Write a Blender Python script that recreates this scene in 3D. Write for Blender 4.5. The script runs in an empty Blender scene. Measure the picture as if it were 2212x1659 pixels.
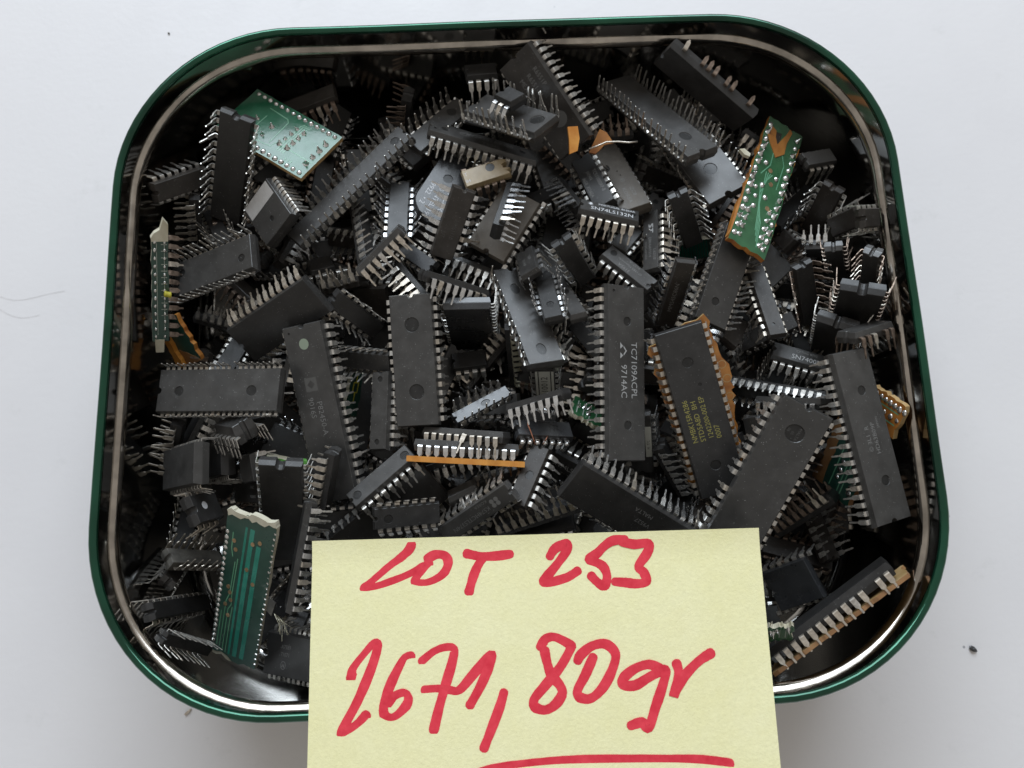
import bpy, bmesh, math, random
from mathutils import Vector, Quaternion, Matrix
from mathutils.geometry import tessellate_polygon
S = 0.001                                     # all tables below are in millimetres
SC = bpy.context.scene
COL = SC.collection
# ------------------------------------------------------------------ camera, world, lamps, exposure
cam = bpy.data.objects.new('camera', bpy.data.cameras.new('camera'))
COL.objects.link(cam)
cam.data.sensor_width = 36.0
cam.data.lens = 36.0 * 1800.0 / 2212.0
cam.data.clip_start = 0.005
cam.data.clip_end = 20.0
cam.matrix_world = Matrix.Translation(Vector([-2.571, -62.4119, 285.0]) * S) @ Matrix([[0.999352, 0.035148, -0.007749], [-0.035992, 0.975915, -0.215161], [0.0, 0.215301, 0.976548]]).to_4x4()
cam.data.dof.use_dof = True
cam.data.dof.focus_distance = 0.232
cam.data.dof.aperture_fstop = 20.0
SC.camera = cam
world = bpy.data.worlds.new('World')
SC.world = world
world.use_nodes = True
bg = world.node_tree.nodes['Background']
bg.inputs[0].default_value = (1.0, 0.95, 0.885, 1)
bg.inputs[1].default_value = 0.335

def area(name, loc, target, sx, sy, power, color):
    l = bpy.data.lights.new(name, 'AREA')
    l.shape = 'RECTANGLE'; l.size = sx; l.size_y = sy; l.energy = power; l.color = color
    o = bpy.data.objects.new(name, l)
    o.location = loc
    o.rotation_euler = (Vector(target) - Vector(loc)).to_track_quat('-Z', 'Y').to_euler()
    COL.objects.link(o)
    return o
area('window_light', (-0.05, 1.5, 1.2), (0, 0, 0.05), 1.7, 1.2, 38.5, (0.80, 0.90, 1.0))
SC.view_settings.view_transform = 'Standard'
SC.view_settings.look = 'None'
SC.view_settings.exposure = 0.12
SC.view_settings.gamma = 1.0
SC.cycles.use_denoising = True
SC.cycles.max_bounces = 10
SC.cycles.caustics_reflective = False
SC.cycles.sample_clamp_indirect = 6.0
rnd = random.Random(11)

# ------------------------------------------------------------------ materials
def mat(name, base, rough=0.5, metal=0.0, spec=0.5, coat=0.0):
    m = bpy.data.materials.new(name)
    m.use_nodes = True
    b = m.node_tree.nodes['Principled BSDF']
    b.inputs['Base Color'].default_value = (*base, 1)
    b.inputs['Roughness'].default_value = rough
    b.inputs['Metallic'].default_value = metal
    b.inputs['Specular IOR Level'].default_value = spec
    b.inputs['Coat Weight'].default_value = coat
    b.inputs['Coat Roughness'].default_value = 0.08
    return m
def nd(m, t, **kw):
    n = m.node_tree.nodes.new(t)
    for k, v in kw.items():
        if k in n.inputs: n.inputs[k].default_value = v
        else: setattr(n, k, v)
    return n
def lk(m, a, b): m.node_tree.links.new(a, b)
def ramp(m, fac, stops):
    r = nd(m, 'ShaderNodeValToRGB')
    els = r.color_ramp.elements
    while len(els) > 1: els.remove(els[-1])
    els[0].position = stops[0][0]; els[0].color = (*stops[0][1], 1)
    for p, c in stops[1:]:
        e = els.new(p); e.color = (*c, 1)
    lk(m, fac, r.inputs[0])
    return r.outputs[0]
def coords(m, rand=True):
    tc = nd(m, 'ShaderNodeTexCoord')
    if not rand: return tc.outputs['Object']
    oi = nd(m, 'ShaderNodeObjectInfo')
    mul = nd(m, 'ShaderNodeMath', operation='MULTIPLY'); mul.inputs[1].default_value = 3.0
    lk(m, oi.outputs['Random'], mul.inputs[0])
    add = nd(m, 'ShaderNodeVectorMath', operation='ADD')
    lk(m, tc.outputs['Object'], add.inputs[0]); lk(m, mul.outputs[0], add.inputs[1])
    return add.outputs[0]
def mix(m, fac, a, b, blend='MIX'):
    x = nd(m, 'ShaderNodeMix', data_type='RGBA', blend_type=blend)
    if isinstance(fac, float): x.inputs[0].default_value = fac
    else: lk(m, fac, x.inputs[0])
    for s, v in ((6, a), (7, b)):
        if isinstance(v, tuple): x.inputs[s].default_value = (*v, 1)
        else: lk(m, v, x.inputs[s])
    return x.outputs[2]
def bump(m, h, strength, dist):
    b = nd(m, 'ShaderNodeBump'); b.inputs['Strength'].default_value = strength; b.inputs['Distance'].default_value = dist
    lk(m, h, b.inputs['Height'])
    lk(m, b.outputs[0], m.node_tree.nodes['Principled BSDF'].inputs['Normal'])
def noise(m, v, scale, detail=3.0, rough=0.55):
    n = nd(m, 'ShaderNodeTexNoise'); n.inputs['Scale'].default_value = scale
    n.inputs['Detail'].default_value = detail; n.inputs['Roughness'].default_value = rough
    lk(m, v, n.inputs['Vector'])
    return n.outputs['Fac']
def epoxy(name, dark, light, r0, r1, dust, spec=0.5):
    """moulded epoxy: uneven greyish bloom, pale dust specks, fine grain"""
    m = mat(name, dark, r0, spec=spec)
    p = m.node_tree.nodes['Principled BSDF']
    v = coords(m)
    c = ramp(m, noise(m, v, 240.0, 4.0), [(0.3, dark), (0.72, light)])
    oi = nd(m, 'ShaderNodeObjectInfo')
    g = nd(m, 'ShaderNodeMapRange'); g.inputs[3].default_value = 0.78; g.inputs[4].default_value = 1.25
    lk(m, oi.outputs['Random'], g.inputs[0])
    comb = nd(m, 'ShaderNodeCombineColor')
    for i in range(3): lk(m, g.outputs[0], comb.inputs[i])
    c = mix(m, 1.0, c, comb.outputs[0], 'MULTIPLY')
    vo = nd(m, 'ShaderNodeTexVoronoi'); vo.inputs['Scale'].default_value = 1500.0
    lk(m, v, vo.inputs['Vector'])
    speck = ramp(m, vo.outputs['Distance'], [(0.10, (1, 1, 1)), (0.2, (0, 0, 0))])
    pick = ramp(m, noise(m, v, 700.0, 2.0), [(0.5, (0, 0, 0)), (0.62, (dust,) * 3)])
    c = mix(m, mix(m, 1.0, speck, pick, 'MULTIPLY'), c, (0.30, 0.30, 0.29))
    smear = ramp(m, noise(m, v, 95.0, 6.0, 0.7), [(0.55, (0, 0, 0)), (0.8, (dust * 0.35,) * 3)])
    c = mix(m, smear, c, (0.16, 0.155, 0.15))
    lk(m, c, p.inputs['Base Color'])
    rr = ramp(m, noise(m, v, 160.0, 3.0), [(0.3, (r0,) * 3), (0.7, (r1,) * 3)])
    lk(m, rr, p.inputs['Roughness'])
    bump(m, noise(m, v, 5200.0, 2.0), 0.35, 0.00006)
    return m
def metal(name, a, b, rough, scale=900.0, metallic=0.95):
    m = mat(name, a, rough, metallic)
    p = m.node_tree.nodes['Principled BSDF']
    v = coords(m)
    lk(m, ramp(m, noise(m, v, scale, 3.0), [(0.35, a), (0.68, b)]), p.inputs['Base Color'])
    lk(m, ramp(m, noise(m, v, scale * 0.6, 2.0), [(0.3, (rough * 0.7,) * 3), (0.7, (rough * 1.35,) * 3)]), p.inputs['Roughness'])
    bump(m, noise(m, v, scale * 3, 2.0), 0.25, 0.00008)
    return m
M = {
 'black': epoxy('black_epoxy', (0.023, 0.022, 0.0215), (0.037, 0.0355, 0.0345), 0.3, 0.44, 0.5),
 'dust': epoxy('dusty_grey_epoxy', (0.034, 0.0325, 0.031), (0.057, 0.0545, 0.052), 0.28, 0.42, 0.85, 0.75),
 'brown': epoxy('brown_black_epoxy', (0.023, 0.019, 0.016), (0.042, 0.036, 0.031), 0.33, 0.5, 0.7),
 'satin': epoxy('satin_black_epoxy', (0.024, 0.025, 0.027), (0.04, 0.041, 0.044), 0.24, 0.34, 0.5, 0.8),
 'tan': epoxy('tan_sheen_epoxy', (0.28, 0.205, 0.105), (0.40, 0.31, 0.18), 0.32, 0.45, 0.4, 0.7),  # tan reflection painted into the base colour
 'tan2': epoxy('warm_grey_epoxy', (0.085, 0.072, 0.058), (0.13, 0.112, 0.092), 0.4, 0.55, 0.8),
 'dimple': epoxy('moulding_mark', (0.012, 0.012, 0.012), (0.024, 0.023, 0.022), 0.24, 0.36, 0.5),
 'dirty': epoxy('dirty_grey_epoxy', (0.05, 0.047, 0.042), (0.14, 0.13, 0.11), 0.6, 0.8, 1.0),
}
P = {
 'std': metal('tinned_pin', (0.50, 0.475, 0.44), (0.78, 0.755, 0.71), 0.33, metallic=0.85),
 'bright': metal('bright_pin', (0.66, 0.66, 0.66), (0.9, 0.9, 0.9), 0.26),
 'tan': metal('dull_warm_pin', (0.54, 0.485, 0.41), (0.80, 0.73, 0.64), 0.38, metallic=0.85),
 'brown': metal('tarnished_pin', (0.20, 0.155, 0.125), (0.40, 0.31, 0.25), 0.48),
 'cream': metal('yellowed_pin', (0.60, 0.56, 0.42), (0.78, 0.74, 0.58), 0.4, metallic=0.7),
 'solder': metal('solder', (0.62, 0.61, 0.59), (0.86, 0.85, 0.83), 0.22, 700.0),
}
T = {k: mat('print_' + k, c, 0.6) for k, c in dict(pale=(0.42, 0.42, 0.415), faint=(0.19, 0.187, 0.18), white=(0.62, 0.63, 0.65),
     yellow=(0.34, 0.31, 0.09), emb=(0.075, 0.073, 0.07), black=(0.02, 0.02, 0.02), green=(0.27, 0.32, 0.24), greyd=(0.10, 0.096, 0.09)).items()}
def paper_mat(name, a, b, rough=0.8):
    m = mat(name, a, rough, spec=0.3)
    v = coords(m, False)
    p = m.node_tree.nodes['Principled BSDF']
    lk(m, ramp(m, noise(m, v, 130.0, 6.0, 0.7), [(0.35, a), (0.7, b)]), p.inputs['Base Color'])
    bump(m, noise(m, v, 1600.0, 4.0, 0.7), 0.35, 0.0002)
    return m
STICK = {'white': paper_mat('silver_label', (0.62, 0.60, 0.58), (0.74, 0.73, 0.72), 0.4), 'label': paper_mat('paper_label', (0.50, 0.51, 0.46), (0.6, 0.61, 0.56))}
STICK['white'].node_tree.nodes['Principled BSDF'].inputs['Metallic'].default_value = 0.45
def board_mat(name, a, b, rough=0.3):
    m = mat(name, a, rough, spec=0.6, coat=0.3)
    p = m.node_tree.nodes['Principled BSDF']
    v = coords(m)
    lk(m, ramp(m, noise(m, v, 180.0, 4.0), [(0.3, a), (0.7, b)]), p.inputs['Base Color'])
    lk(m, ramp(m, noise(m, v, 260.0, 3.0), [(0.3, (rough * 0.8,) * 3), (0.7, (rough * 1.4,) * 3)]), p.inputs['Roughness'])
    bump(m, noise(m, v, 900.0, 3.0), 0.3, 0.00012)
    return m
G = {
 'green': board_mat('green_board', (0.016, 0.085, 0.032), (0.036, 0.14, 0.056)),
 'sky': board_mat('glossy_green_board', (0.012, 0.11, 0.055), (0.025, 0.17, 0.09), 0.2),
 'dark': board_mat('dark_green_board', (0.012, 0.05, 0.036), (0.024, 0.08, 0.058), 0.32),
 'trace': board_mat('teal_trace', (0.015, 0.2, 0.145), (0.04, 0.32, 0.24), 0.2),
 'ltrace': board_mat('pale_green_trace', (0.10, 0.30, 0.17), (0.17, 0.42, 0.26), 0.34),
 'amber': board_mat('amber_board', (0.30, 0.095, 0.014), (0.58, 0.25, 0.05), 0.42),
 'bright': board_mat('bright_amber_board', (0.55, 0.19, 0.02), (0.78, 0.36, 0.07), 0.4),
 'tanedge': board_mat('tan_board_edge', (0.40, 0.24, 0.08), (0.58, 0.40, 0.19), 0.6),
 'cream': board_mat('cream_fibreglass', (0.46, 0.42, 0.30), (0.68, 0.65, 0.53), 0.75),
 'brownflux': board_mat('brown_flux', (0.22, 0.10, 0.035), (0.36, 0.19, 0.08), 0.4),
 'lime': board_mat('lime_fragment', (0.10, 0.34, 0.05), (0.18, 0.5, 0.1), 0.5),
 'silk': mat('silkscreen', (0.42, 0.47, 0.42), 0.6), 'yellow': mat('yellow_print', (0.6, 0.55, 0.06), 0.5),
 'gold': metal('gold_via', (0.55, 0.36, 0.2), (0.72, 0.52, 0.33), 0.35),
 'copper': metal('copper_wire', (0.62, 0.26, 0.16), (0.8, 0.42, 0.3), 0.4),
}
# ------------------------------------------------------------------ mesh helpers
def mesh_obj(name, me, parent=None, loc=None):
    o = bpy.data.objects.new(name, me); COL.objects.link(o)
    if parent: o.parent = parent
    if loc: o.location = loc
    return o
def from_bm(name, bm, mats):
    me = bpy.data.meshes.new(name)
    bm.to_mesh(me); bm.free()
    for m in (mats if isinstance(mats, (list, tuple)) else [mats]): me.materials.append(m)
    return me
def pydata(name, vs, fs, mats, smooth=False, idx=None):
    me = bpy.data.meshes.new(name)
    me.from_pydata([(x * S, y * S, z * S) for x, y, z in vs], [], fs)
    for m in (mats if isinstance(mats, (list, tuple)) else [mats]): me.materials.append(m)
    if idx: me.polygons.foreach_set('material_index', idx)
    if smooth: me.polygons.foreach_set('use_smooth', [True] * len(me.polygons))
    me.update()
    return me
def tag(o, label=None, cat=None, group=None, kind=None):
    for k, v in (('label', label), ('category', cat), ('group', group), ('kind', kind)):
        if v: o[k] = v
    return o
def thing(name, loc, quat=None, scale=None):
    o = bpy.data.objects.new(name, None); COL.objects.link(o)
    o.empty_display_size = 0.004
    o.location = Vector(loc) * S
    if quat: o.rotation_mode = 'QUATERNION'; o.rotation_quaternion = quat
    if scale: o.scale = scale
    return o
def prism(name, pts, z0, z1, mats, side_idx=0):
    """closed prism over any simple polygon, caps tessellated"""
    n = len(pts)
    vs = [(x, y, z0) for x, y in pts] + [(x, y, z1) for x, y in pts]
    tri = tessellate_polygon([[Vector((x, y, 0)) for x, y in pts]])
    ar = sum(pts[i][0] * pts[(i + 1) % n][1] - pts[(i + 1) % n][0] * pts[i][1] for i in range(n))
    fs, idx = [], []
    for t in tri:
        a, b, c = t
        cr = (pts[b][0] - pts[a][0]) * (pts[c][1] - pts[a][1]) - (pts[b][1] - pts[a][1]) * (pts[c][0] - pts[a][0])
        if cr < 0: a, c = c, a
        fs.append((n + a, n + b, n + c)); idx.append(0)
        fs.append((c, b, a)); idx.append(0)
    for i in range(n):
        j = (i + 1) % n
        fs.append((i, j, n + j, n + i) if ar > 0 else (j, i, n + i, n + j)); idx.append(side_idx)
    return pydata(name, vs, fs, mats, idx=idx)
def ribbon(paths, w, z, name, m, thick=0.0):
    vs, fs = [], []
    for k, p in enumerate(paths):
        ww = w
        if isinstance(p, dict): ww = p['w']; p = p['p']
        zz = z + 0.004 * k
        b = len(vs)
        for i, q in enumerate(p):
            a, c = p[max(0, i - 1)], p[min(len(p) - 1, i + 1)]
            dx, dy = c[0] - a[0], c[1] - a[1]
            l = math.hypot(dx, dy) or 1
            vs += [(q[0] - dy / l * ww / 2, q[1] + dx / l * ww / 2, zz), (q[0] + dy / l * ww / 2, q[1] - dx / l * ww / 2, zz)]
            if i: fs.append((b + 2 * i - 1, b + 2 * i + 1, b + 2 * i, b + 2 * i - 2))
    return pydata(name, vs, fs, m)
def tube(name, pts, r, m, seg=6, taper=None):
    vs, fs = [], []
    n = len(pts)
    for i, q in enumerate(pts):
        a, c = Vector(pts[max(0, i - 1)]), Vector(pts[min(n - 1, i + 1)])
        d = (c - a).normalized()
        u = d.orthogonal().normalized(); w = d.cross(u)
        rr = r if not taper else r * taper[i]
        for k in range(seg):
            an = 2 * math.pi * k / seg
            v = Vector(q) + (u * math.cos(an) + w * math.sin(an)) * rr
            vs.append(tuple(v))
        if i:
            for k in range(seg):
                k2 = (k + 1) % seg
                fs.append(((i - 1) * seg + k, (i - 1) * seg + k2, i * seg + k2, i * seg + k))
    fs.append(tuple(range(seg))[::-1]); fs.append(tuple((n - 1) * seg + k for k in range(seg)))
    return pydata(name, vs, fs, m, smooth=True)
def text(parent, s, size, x, y, z, m, name='marking'):
    cu = bpy.data.curves.new(name, 'FONT')
    cu.body = s; cu.size = size * S; cu.align_x = 'CENTER'; cu.align_y = 'CENTER'
    cu.resolution_u = 2
    cu.materials.append(m)
    o = bpy.data.objects.new(name, cu); COL.objects.link(o)
    o.parent = parent; o.location = (x * S, y * S, z * S)
    return o
def disc_pts(x, y, r, n=20): return [(x + r * math.cos(2 * math.pi * i / n), y + r * math.sin(2 * math.pi * i / n)) for i in range(n)]
def flat(name, polys, z, m, th=0.02):
    vs, fs = [], []
    for pts in polys:
        b = len(vs); n = len(pts)
        vs += [(x, y, z) for x, y in pts]
        for t in tessellate_polygon([[Vector((x, y, 0)) for x, y in pts]]):
            a, bb, c = t
            cr = (pts[bb][0] - pts[a][0]) * (pts[c][1] - pts[a][1]) - (pts[bb][1] - pts[a][1]) * (pts[c][0] - pts[a][0])
            fs.append((b + a, b + bb, b + c) if cr > 0 else (b + c, b + bb, b + a))
    return pydata(name, vs, fs, m)
# ------------------------------------------------------------------ the setting: white table top
def table_material():
    m = mat('white_lacquer', (0.8, 0.8, 0.82), 0.42, spec=0.4)
    p = m.node_tree.nodes['Principled BSDF']
    v = coords(m, False)
    c = ramp(m, noise(m, v, 9.0, 5.0, 0.6), [(0.3, (0.775, 0.755, 0.765)), (0.7, (0.83, 0.81, 0.815))])
    st = ramp(m, noise(m, v, 55.0, 7.0, 0.75), [(0.60, (0, 0, 0)), (0.76, (0.3, 0.3, 0.3))])
    c = mix(m, st, c, (0.60, 0.595, 0.58))
    vo = nd(m, 'ShaderNodeTexVoronoi'); vo.inputs['Scale'].default_value = 62.0; lk(m, v, vo.inputs['Vector'])
    sp = ramp(m, vo.outputs['Distance'], [(0.022, (1, 1, 1)), (0.035, (0, 0, 0))])
    pk = ramp(m, noise(m, v, 40.0, 1.0), [(0.52, (0, 0, 0)), (0.6, (0.75, 0.75, 0.75))])
    c = mix(m, mix(m, 1.0, sp, pk, 'MULTIPLY'), c, (0.25, 0.25, 0.28))
    lk(m, c, p.inputs['Base Color'])
    lk(m, ramp(m, noise(m, v, 30.0, 5.0), [(0.3, (0.34,) * 3), (0.7, (0.5,) * 3)]), p.inputs['Roughness'])
    bump(m, noise(m, v, 420.0, 4.0), 0.2, 0.0003)
    return m
tt = pydata('table_top', [(-900, -700, 0), (900, -700, 0), (900, 700, 0), (-900, 700, 0), (-900, -700, -30), (900, -700, -30), (900, 700, -30), (-900, 700, -30)],
            [(0, 1, 2, 3), (7, 6, 5, 4), (0, 4, 5, 1), (1, 5, 6, 2), (2, 6, 7, 3), (3, 7, 4, 0)], table_material())
tag(mesh_obj('table_top', tt), kind='structure')
# ------------------------------------------------------------------ the tin
TW, TH, TR, RIM = 225.9, 196.2, 50.0, 65.0
def rr_ring(inset, z, seg=18):
    w, h, r = TW / 2 - inset, TH / 2 - inset, TR - inset
    out = []
    for cx, cy, a0 in ((w - r, h - r, 0), (-w + r, h - r, 90), (-w + r, -h + r, 180), (w - r, -h + r, 270)):
        for i in range(seg + 1):
            a = math.radians(a0 + 90.0 * i / seg)
            out.append((cx + r * math.cos(a), cy + r * math.sin(a), z))
    # straight sides get extra points so that slight dents can be put in
    res = []
    for i, p in enumerate(out):
        q = out[(i + 1) % len(out)]
        res.append(p)
        d = math.hypot(q[0] - p[0], q[1] - p[1])
        if d > 20:
            for k in range(1, 10): res.append(tuple(p[j] + (q[j] - p[j]) * k / 10 for j in range(3)))
    return res
def sweep(name, prof, m, closed=False, wob=0.0):
    vs, fs = [], []
    rings = [rr_ring(i, z) for i, z in prof]
    n = len(rings[0])
    for r in rings:
        for k, (x, y, z) in enumerate(r):
            a = math.atan2(y, x)
            d = wob * (math.sin(5 * a + 0.7) + 0.6 * math.sin(11 * a + 2))
            l = math.hypot(x, y)
            vs.append((x + x / l * d, y + y / l * d, z))
    L = len(rings)
    for i in range(L if closed else L - 1):
        j = (i + 1) % L
        for k in range(n):
            k2 = (k + 1) % n
            fs.append((i * n + k, i * n + k2, j * n + k2, j * n + k))
    return pydata(name, vs, fs, m, smooth=True)
wall_m = metal('bare_tinplate', (0.50, 0.49, 0.47), (0.62, 0.61, 0.585), 0.10, 60.0, 1.0)
floor_m = metal('darkened_lacquered_tinplate', (0.10, 0.098, 0.094), (0.17, 0.165, 0.155), 0.28, 60.0, 1.0)  # lacquered floor with the shade of the deep gaps put into its colour
bead_m = metal('worn_tinplate_bead', (0.33, 0.30, 0.265), (0.60, 0.545, 0.48), 0.16, 120.0, 1.0)
green_m = metal('green_lacquered_tin', (0.005, 0.05, 0.027), (0.014, 0.11, 0.06), 0.10, 45.0, 0.75)
green_m.node_tree.nodes['Principled BSDF'].inputs['Coat Weight'].default_value = 0.6
tin = tag(thing('tin', (0, 0, 0)), 'rounded rectangular green metal tin heaped full of loose computer chips', 'tin')
mesh_obj('outer_wall', sweep('outer_wall', [(1.0, 62.8), (1.0, 40), (1.0, 20), (1.0, 2.0), (2.2, 0.4)], green_m, wob=0.12), tin)
mesh_obj('lip', sweep('lip', [(1.2 + 1.2 * math.cos(t), 63.8 + 1.2 * math.sin(t)) for t in [2 * math.pi * k / 12 for k in range(12)]][::-1], green_m, True, 0.12), tin)
prof = [(2.35, 63.2), (2.4, 60.0), (2.4, 57.7)]
prof2 = [(2.4, 57.6)] + [(2.4 + 1.5 * math.sin(math.pi * k / 10), 55.2 + 2.3 * math.cos(math.pi * k / 10)) for k in range(1, 10)] + [(2.4, 52.8)]
prof3 = [(2.4, 52.7), (2.4, 40), (2.4, 20), (2.9, 6), (4.5, 2.2), (8.0, 1.2)]
mesh_obj('inner_wall', sweep('inner_wall', (prof + [(2.4, 57.59)])[::-1], wall_m, wob=0.12), tin)
mesh_obj('bead', sweep('bead', prof2[::-1], bead_m, wob=0.12), tin)
mesh_obj('lower_inner_wall', sweep('lower_inner_wall', ([(2.4, 52.81)] + prof3)[::-1], wall_m, wob=0.12), tin)
base = rr_ring(7.5, 1.15)
mesh_obj('base', prism('base', [(x, y) for x, y, z in base], 0.6, 1.15, floor_m), tin)
# ------------------------------------------------------------------ chips
def outline(L, W, t, notch, broken, ragged, seed):
    r = random.Random(seed)
    a, b = L / 2 - t, W / 2 - t
    pts = [(-a, -b)]
    def edge(p, q, n, amp, nx, ny):
        for i in range(1, n):
            f = i / n; d = amp * r.random()
            pts.append((p[0] + (q[0] - p[0]) * f - nx * d, p[1] + (q[1] - p[1]) * f - ny * d))
    if ragged: edge((-a, -b), (a, -b), 9, .7, 0, -1)
    if broken == 2:
        for i in range(13):
            an = -math.pi / 2 + math.pi * i / 12
            pts.append((a - 5.5 + 5.5 * math.cos(an) + r.uniform(-.12, .12), b * math.sin(an)))
        pts.append((-a, b))
        return pts
    pts.append((a, -b) if not broken else (a - .5, -b))
    if broken: edge((a, -b), (a, b), 9, 2.2, 1, 0)
    elif ragged: edge((a, -b), (a, b), 5, .9, 1, 0)
    pts.append((a, b) if not broken else (a - 1.8, b))
    if ragged: edge((a, b), (-a, b), 9, .7, 0, 1)
    pts.append((-a, b))
    if notch:
        for i in range(9):
            an = math.pi / 2 - math.pi * i / 8
            pts.append((-a + notch * math.cos(an) * 1.0, notch * math.sin(an)))
    return pts
def body_mesh(L, W, h, notch, top_holes, bot_holes, broken=0, ragged=0, seed=1, m=None):
    bm = bmesh.new()
    t = 0.38
    lv = [(-h / 2, t + .1), (-h / 2 + .12, t - .03), (-.15, .02), (.15, .02), (h / 2 - .12, t - .03), (h / 2, t + .1)]
    rings = []
    for z, ins in lv:
        rings.append([bm.verts.new((x * S, y * S, z * S)) for x, y in outline(L, W, ins, notch, broken, ragged, seed)])
    n = len(rings[0])
    for a, b in zip(rings, rings[1:]):
        for i in range(n):
            j = (i + 1) % n
            bm.faces.new((a[i], a[j], b[j], b[i]))
    for ring, z, holes, sgn in ((rings[-1], h / 2, top_holes, 1), (rings[0], -h / 2, bot_holes, -1)):
        es = [bm.edges.get((ring[i], ring[(i + 1) % n])) for i in range(n)]
        for (x, y, r, dp) in holes:
            k = 18 if r > .8 else 10
            up = [bm.verts.new(((x + r * math.cos(2 * math.pi * i / k)) * S, (y + r * math.sin(2 * math.pi * i / k)) * S, z * S)) for i in range(k)]
            lo = [bm.verts.new(((x + r * .93 * math.cos(2 * math.pi * i / k)) * S, (y + r * .93 * math.sin(2 * math.pi * i / k)) * S, (z - sgn * dp) * S)) for i in range(k)]
            for i in range(k):
                j = (i + 1) % k
                bm.faces.new((up[i], lo[i], lo[j], up[j]))
                es.append(bm.edges.get((up[i], up[j])))
            bm.faces.new(lo).material_index = 1
        bmesh.ops.triangle_fill(bm, use_beauty=True, use_dissolve=False, edges=es, normal=Vector((0, 0, sgn)))
    bmesh.ops.recalc_face_normals(bm, faces=bm.faces)
    return from_bm('body', bm, [m, M['dimple']])
_pins = {}
def pin_mesh(pitch, splay, lead, pm, half=False):
    key = (pitch > 2, round(splay), round(lead, 1), pm, half)
    if key in _pins: return _pins[key]
    sw, lw, th = (1.45, .52, .26) if pitch > 2 else ((.95, .42, .24) if pitch > 1.5 else (.6, .32, .2))
    sh = 2.1 if pitch > 2 else 1.5
    sp = math.radians(splay)
    def down(d): return (1.05 + math.sin(sp) * d, -.32 - math.cos(sp) * d)
    st = [((-.3, 0), sw), ((.62, 0), sw), ((.92, -.08), sw), (down(0), sw), (down(sh), sw * .96)]
    if lead > .1: st += [(down(sh + .55), lw), (down(sh + .55 + lead * .9), lw), (down(sh + .55 + lead), lw * .45)]
    vs, fs = [], []
    for i, ((y, z), w) in enumerate(st):
        a, b = st[max(0, i - 1)][0], st[min(len(st) - 1, i + 1)][0]
        dy, dz = b[0] - a[0], b[1] - a[1]
        l = math.hypot(dy, dz)
        ny, nz = -dz / l * th / 2, dy / l * th / 2
        vs += [(-w / 2, y + ny, z + nz), (w / 2, y + ny, z + nz), (w / 2, y - ny, z - nz), (-w / 2, y - ny, z - nz)]
        if i:
            o = 4 * i
            for k in range(4):
                k2 = (k + 1) % 4
                fs.append((o - 4 + k, o - 4 + k2, o + k2, o + k))
    fs.append((3, 2, 1, 0)); e = 4 * (len(st) - 1); fs.append((e, e + 1, e + 2, e + 3))
    _pins[key] = pydata('pin', vs, fs, P[pm])
    return _pins[key]
def emblem(parent, kind, x, y, z):
    polys, m = [], T['faint']
    if kind == 'tri':
        m = T['pale']
        tri = lambda cx, cy, s, f: [(cx - s * f, cy - s), (cx + s * f, cy - s * .1), (cx - s * f, cy + s)] 
        polys = [[(x - 1.5, y + .1), (x, y + 1.3), (x + 1.5, y + .1), (x + .9, y + .1), (x, y + .8), (x - .9, y + .1)], [(x - 2.4, y - 1.1), (x - 1.4, y - .1), (x - .5, y - 1.1)], [(x + .5, y - 1.1), (x + 1.4, y - .1), (x + 2.4, y - 1.1)]]
    elif kind == 'sq':
        m = T['greyd']
        s = 2.0; d = 1.25
        c = [(x - s, y - s), (x + s, y - s), (x + s, y + s), (x - s, y + s)]
        dm = [(x, y - d), (x + d, y), (x, y + d), (x - d, y)]
        polys = [[c[0], c[1], dm[0]], [c[1], c[2], dm[1]], [c[2], c[3], dm[2]], [c[3], c[0], dm[3]],
                 [c[0], dm[0], dm[3]], [c[1], dm[1], dm[0]], [c[2], dm[2], dm[1]], [c[3], dm[3], dm[2]]]
    elif kind == 'oval':
        o = [(x + 1.7 * math.cos(a), y + 1.15 * math.sin(a)) for a in [k * .3142 for k in range(20)]]
        i = [(x + 1.5 * math.cos(a), y + .95 * math.sin(a)) for a in [k * .3142 for k in range(20)]]
        polys = [[o[k], o[(k + 1) % 20], i[(k + 1) % 20], i[k]] for k in range(20)]
        polys += [[(x - 1, y - .5), (x - .7, y - .5), (x, y + .6), (x - .3, y + .6)], [(x + .2, y - .6), (x + .5, y - .6), (x + 1, y + .6), (x + .7, y + .6)]]
    elif kind == 'ti':
        m = T['white']
        polys = [[(x - .9, y - .1), (x - .3, y + .1), (x - .3, y + .7), (x + .5, y + .7), (x + .5, y + .2), (x + .9, y), (x + .4, y - .5), (x - .1, y - .7), (x - .3, y - .3)]]
    elif kind == 'st':
        m = T['pale']
        polys = [[(x - 1.6, y + .9), (x - .1, y + .9), (x - .1, y + .55), (x - 1.1, y + .55), (x - .3, y - .1), (x - .3, y - .5), (x - .6, y - .9), (x - 1.7, y - .9), (x - 1.5, y - .55), (x - .9, y - .4), (x - 1.6, y + .3)],
                 [(x + .1, y + .9), (x + 1.9, y + .9), (x + 1.7, y + .55), (x + 1.1, y + .55), (x + .8, y - .9), (x + .3, y - .9), (x + .6, y + .55), (x + .1, y + .55)]]
    elif kind == 'm':
        o, i = disc_pts(x, y, .95, 18), disc_pts(x, y, .8, 18)
        polys = [[o[k], o[(k + 1) % 18], i[(k + 1) % 18], i[k]] for k in range(18)]
        polys += [[(x - .55, y - .5), (x - .3, y + .5), (x - .1, y - .1), (x - .2, y - .4)], [(x + .55, y - .5), (x + .3, y + .5), (x + .1, y - .1), (x + .2, y - .4)]]
    elif kind == 'petal':
        polys = [disc_pts(x + dx, y + dy, .72, 12) for dx, dy in ((-.8, -.7), (.8, -.7), (-.8, .7), (.8, .7))]
    mesh_obj('emblem', flat('emblem', polys, z, m), parent)
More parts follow.
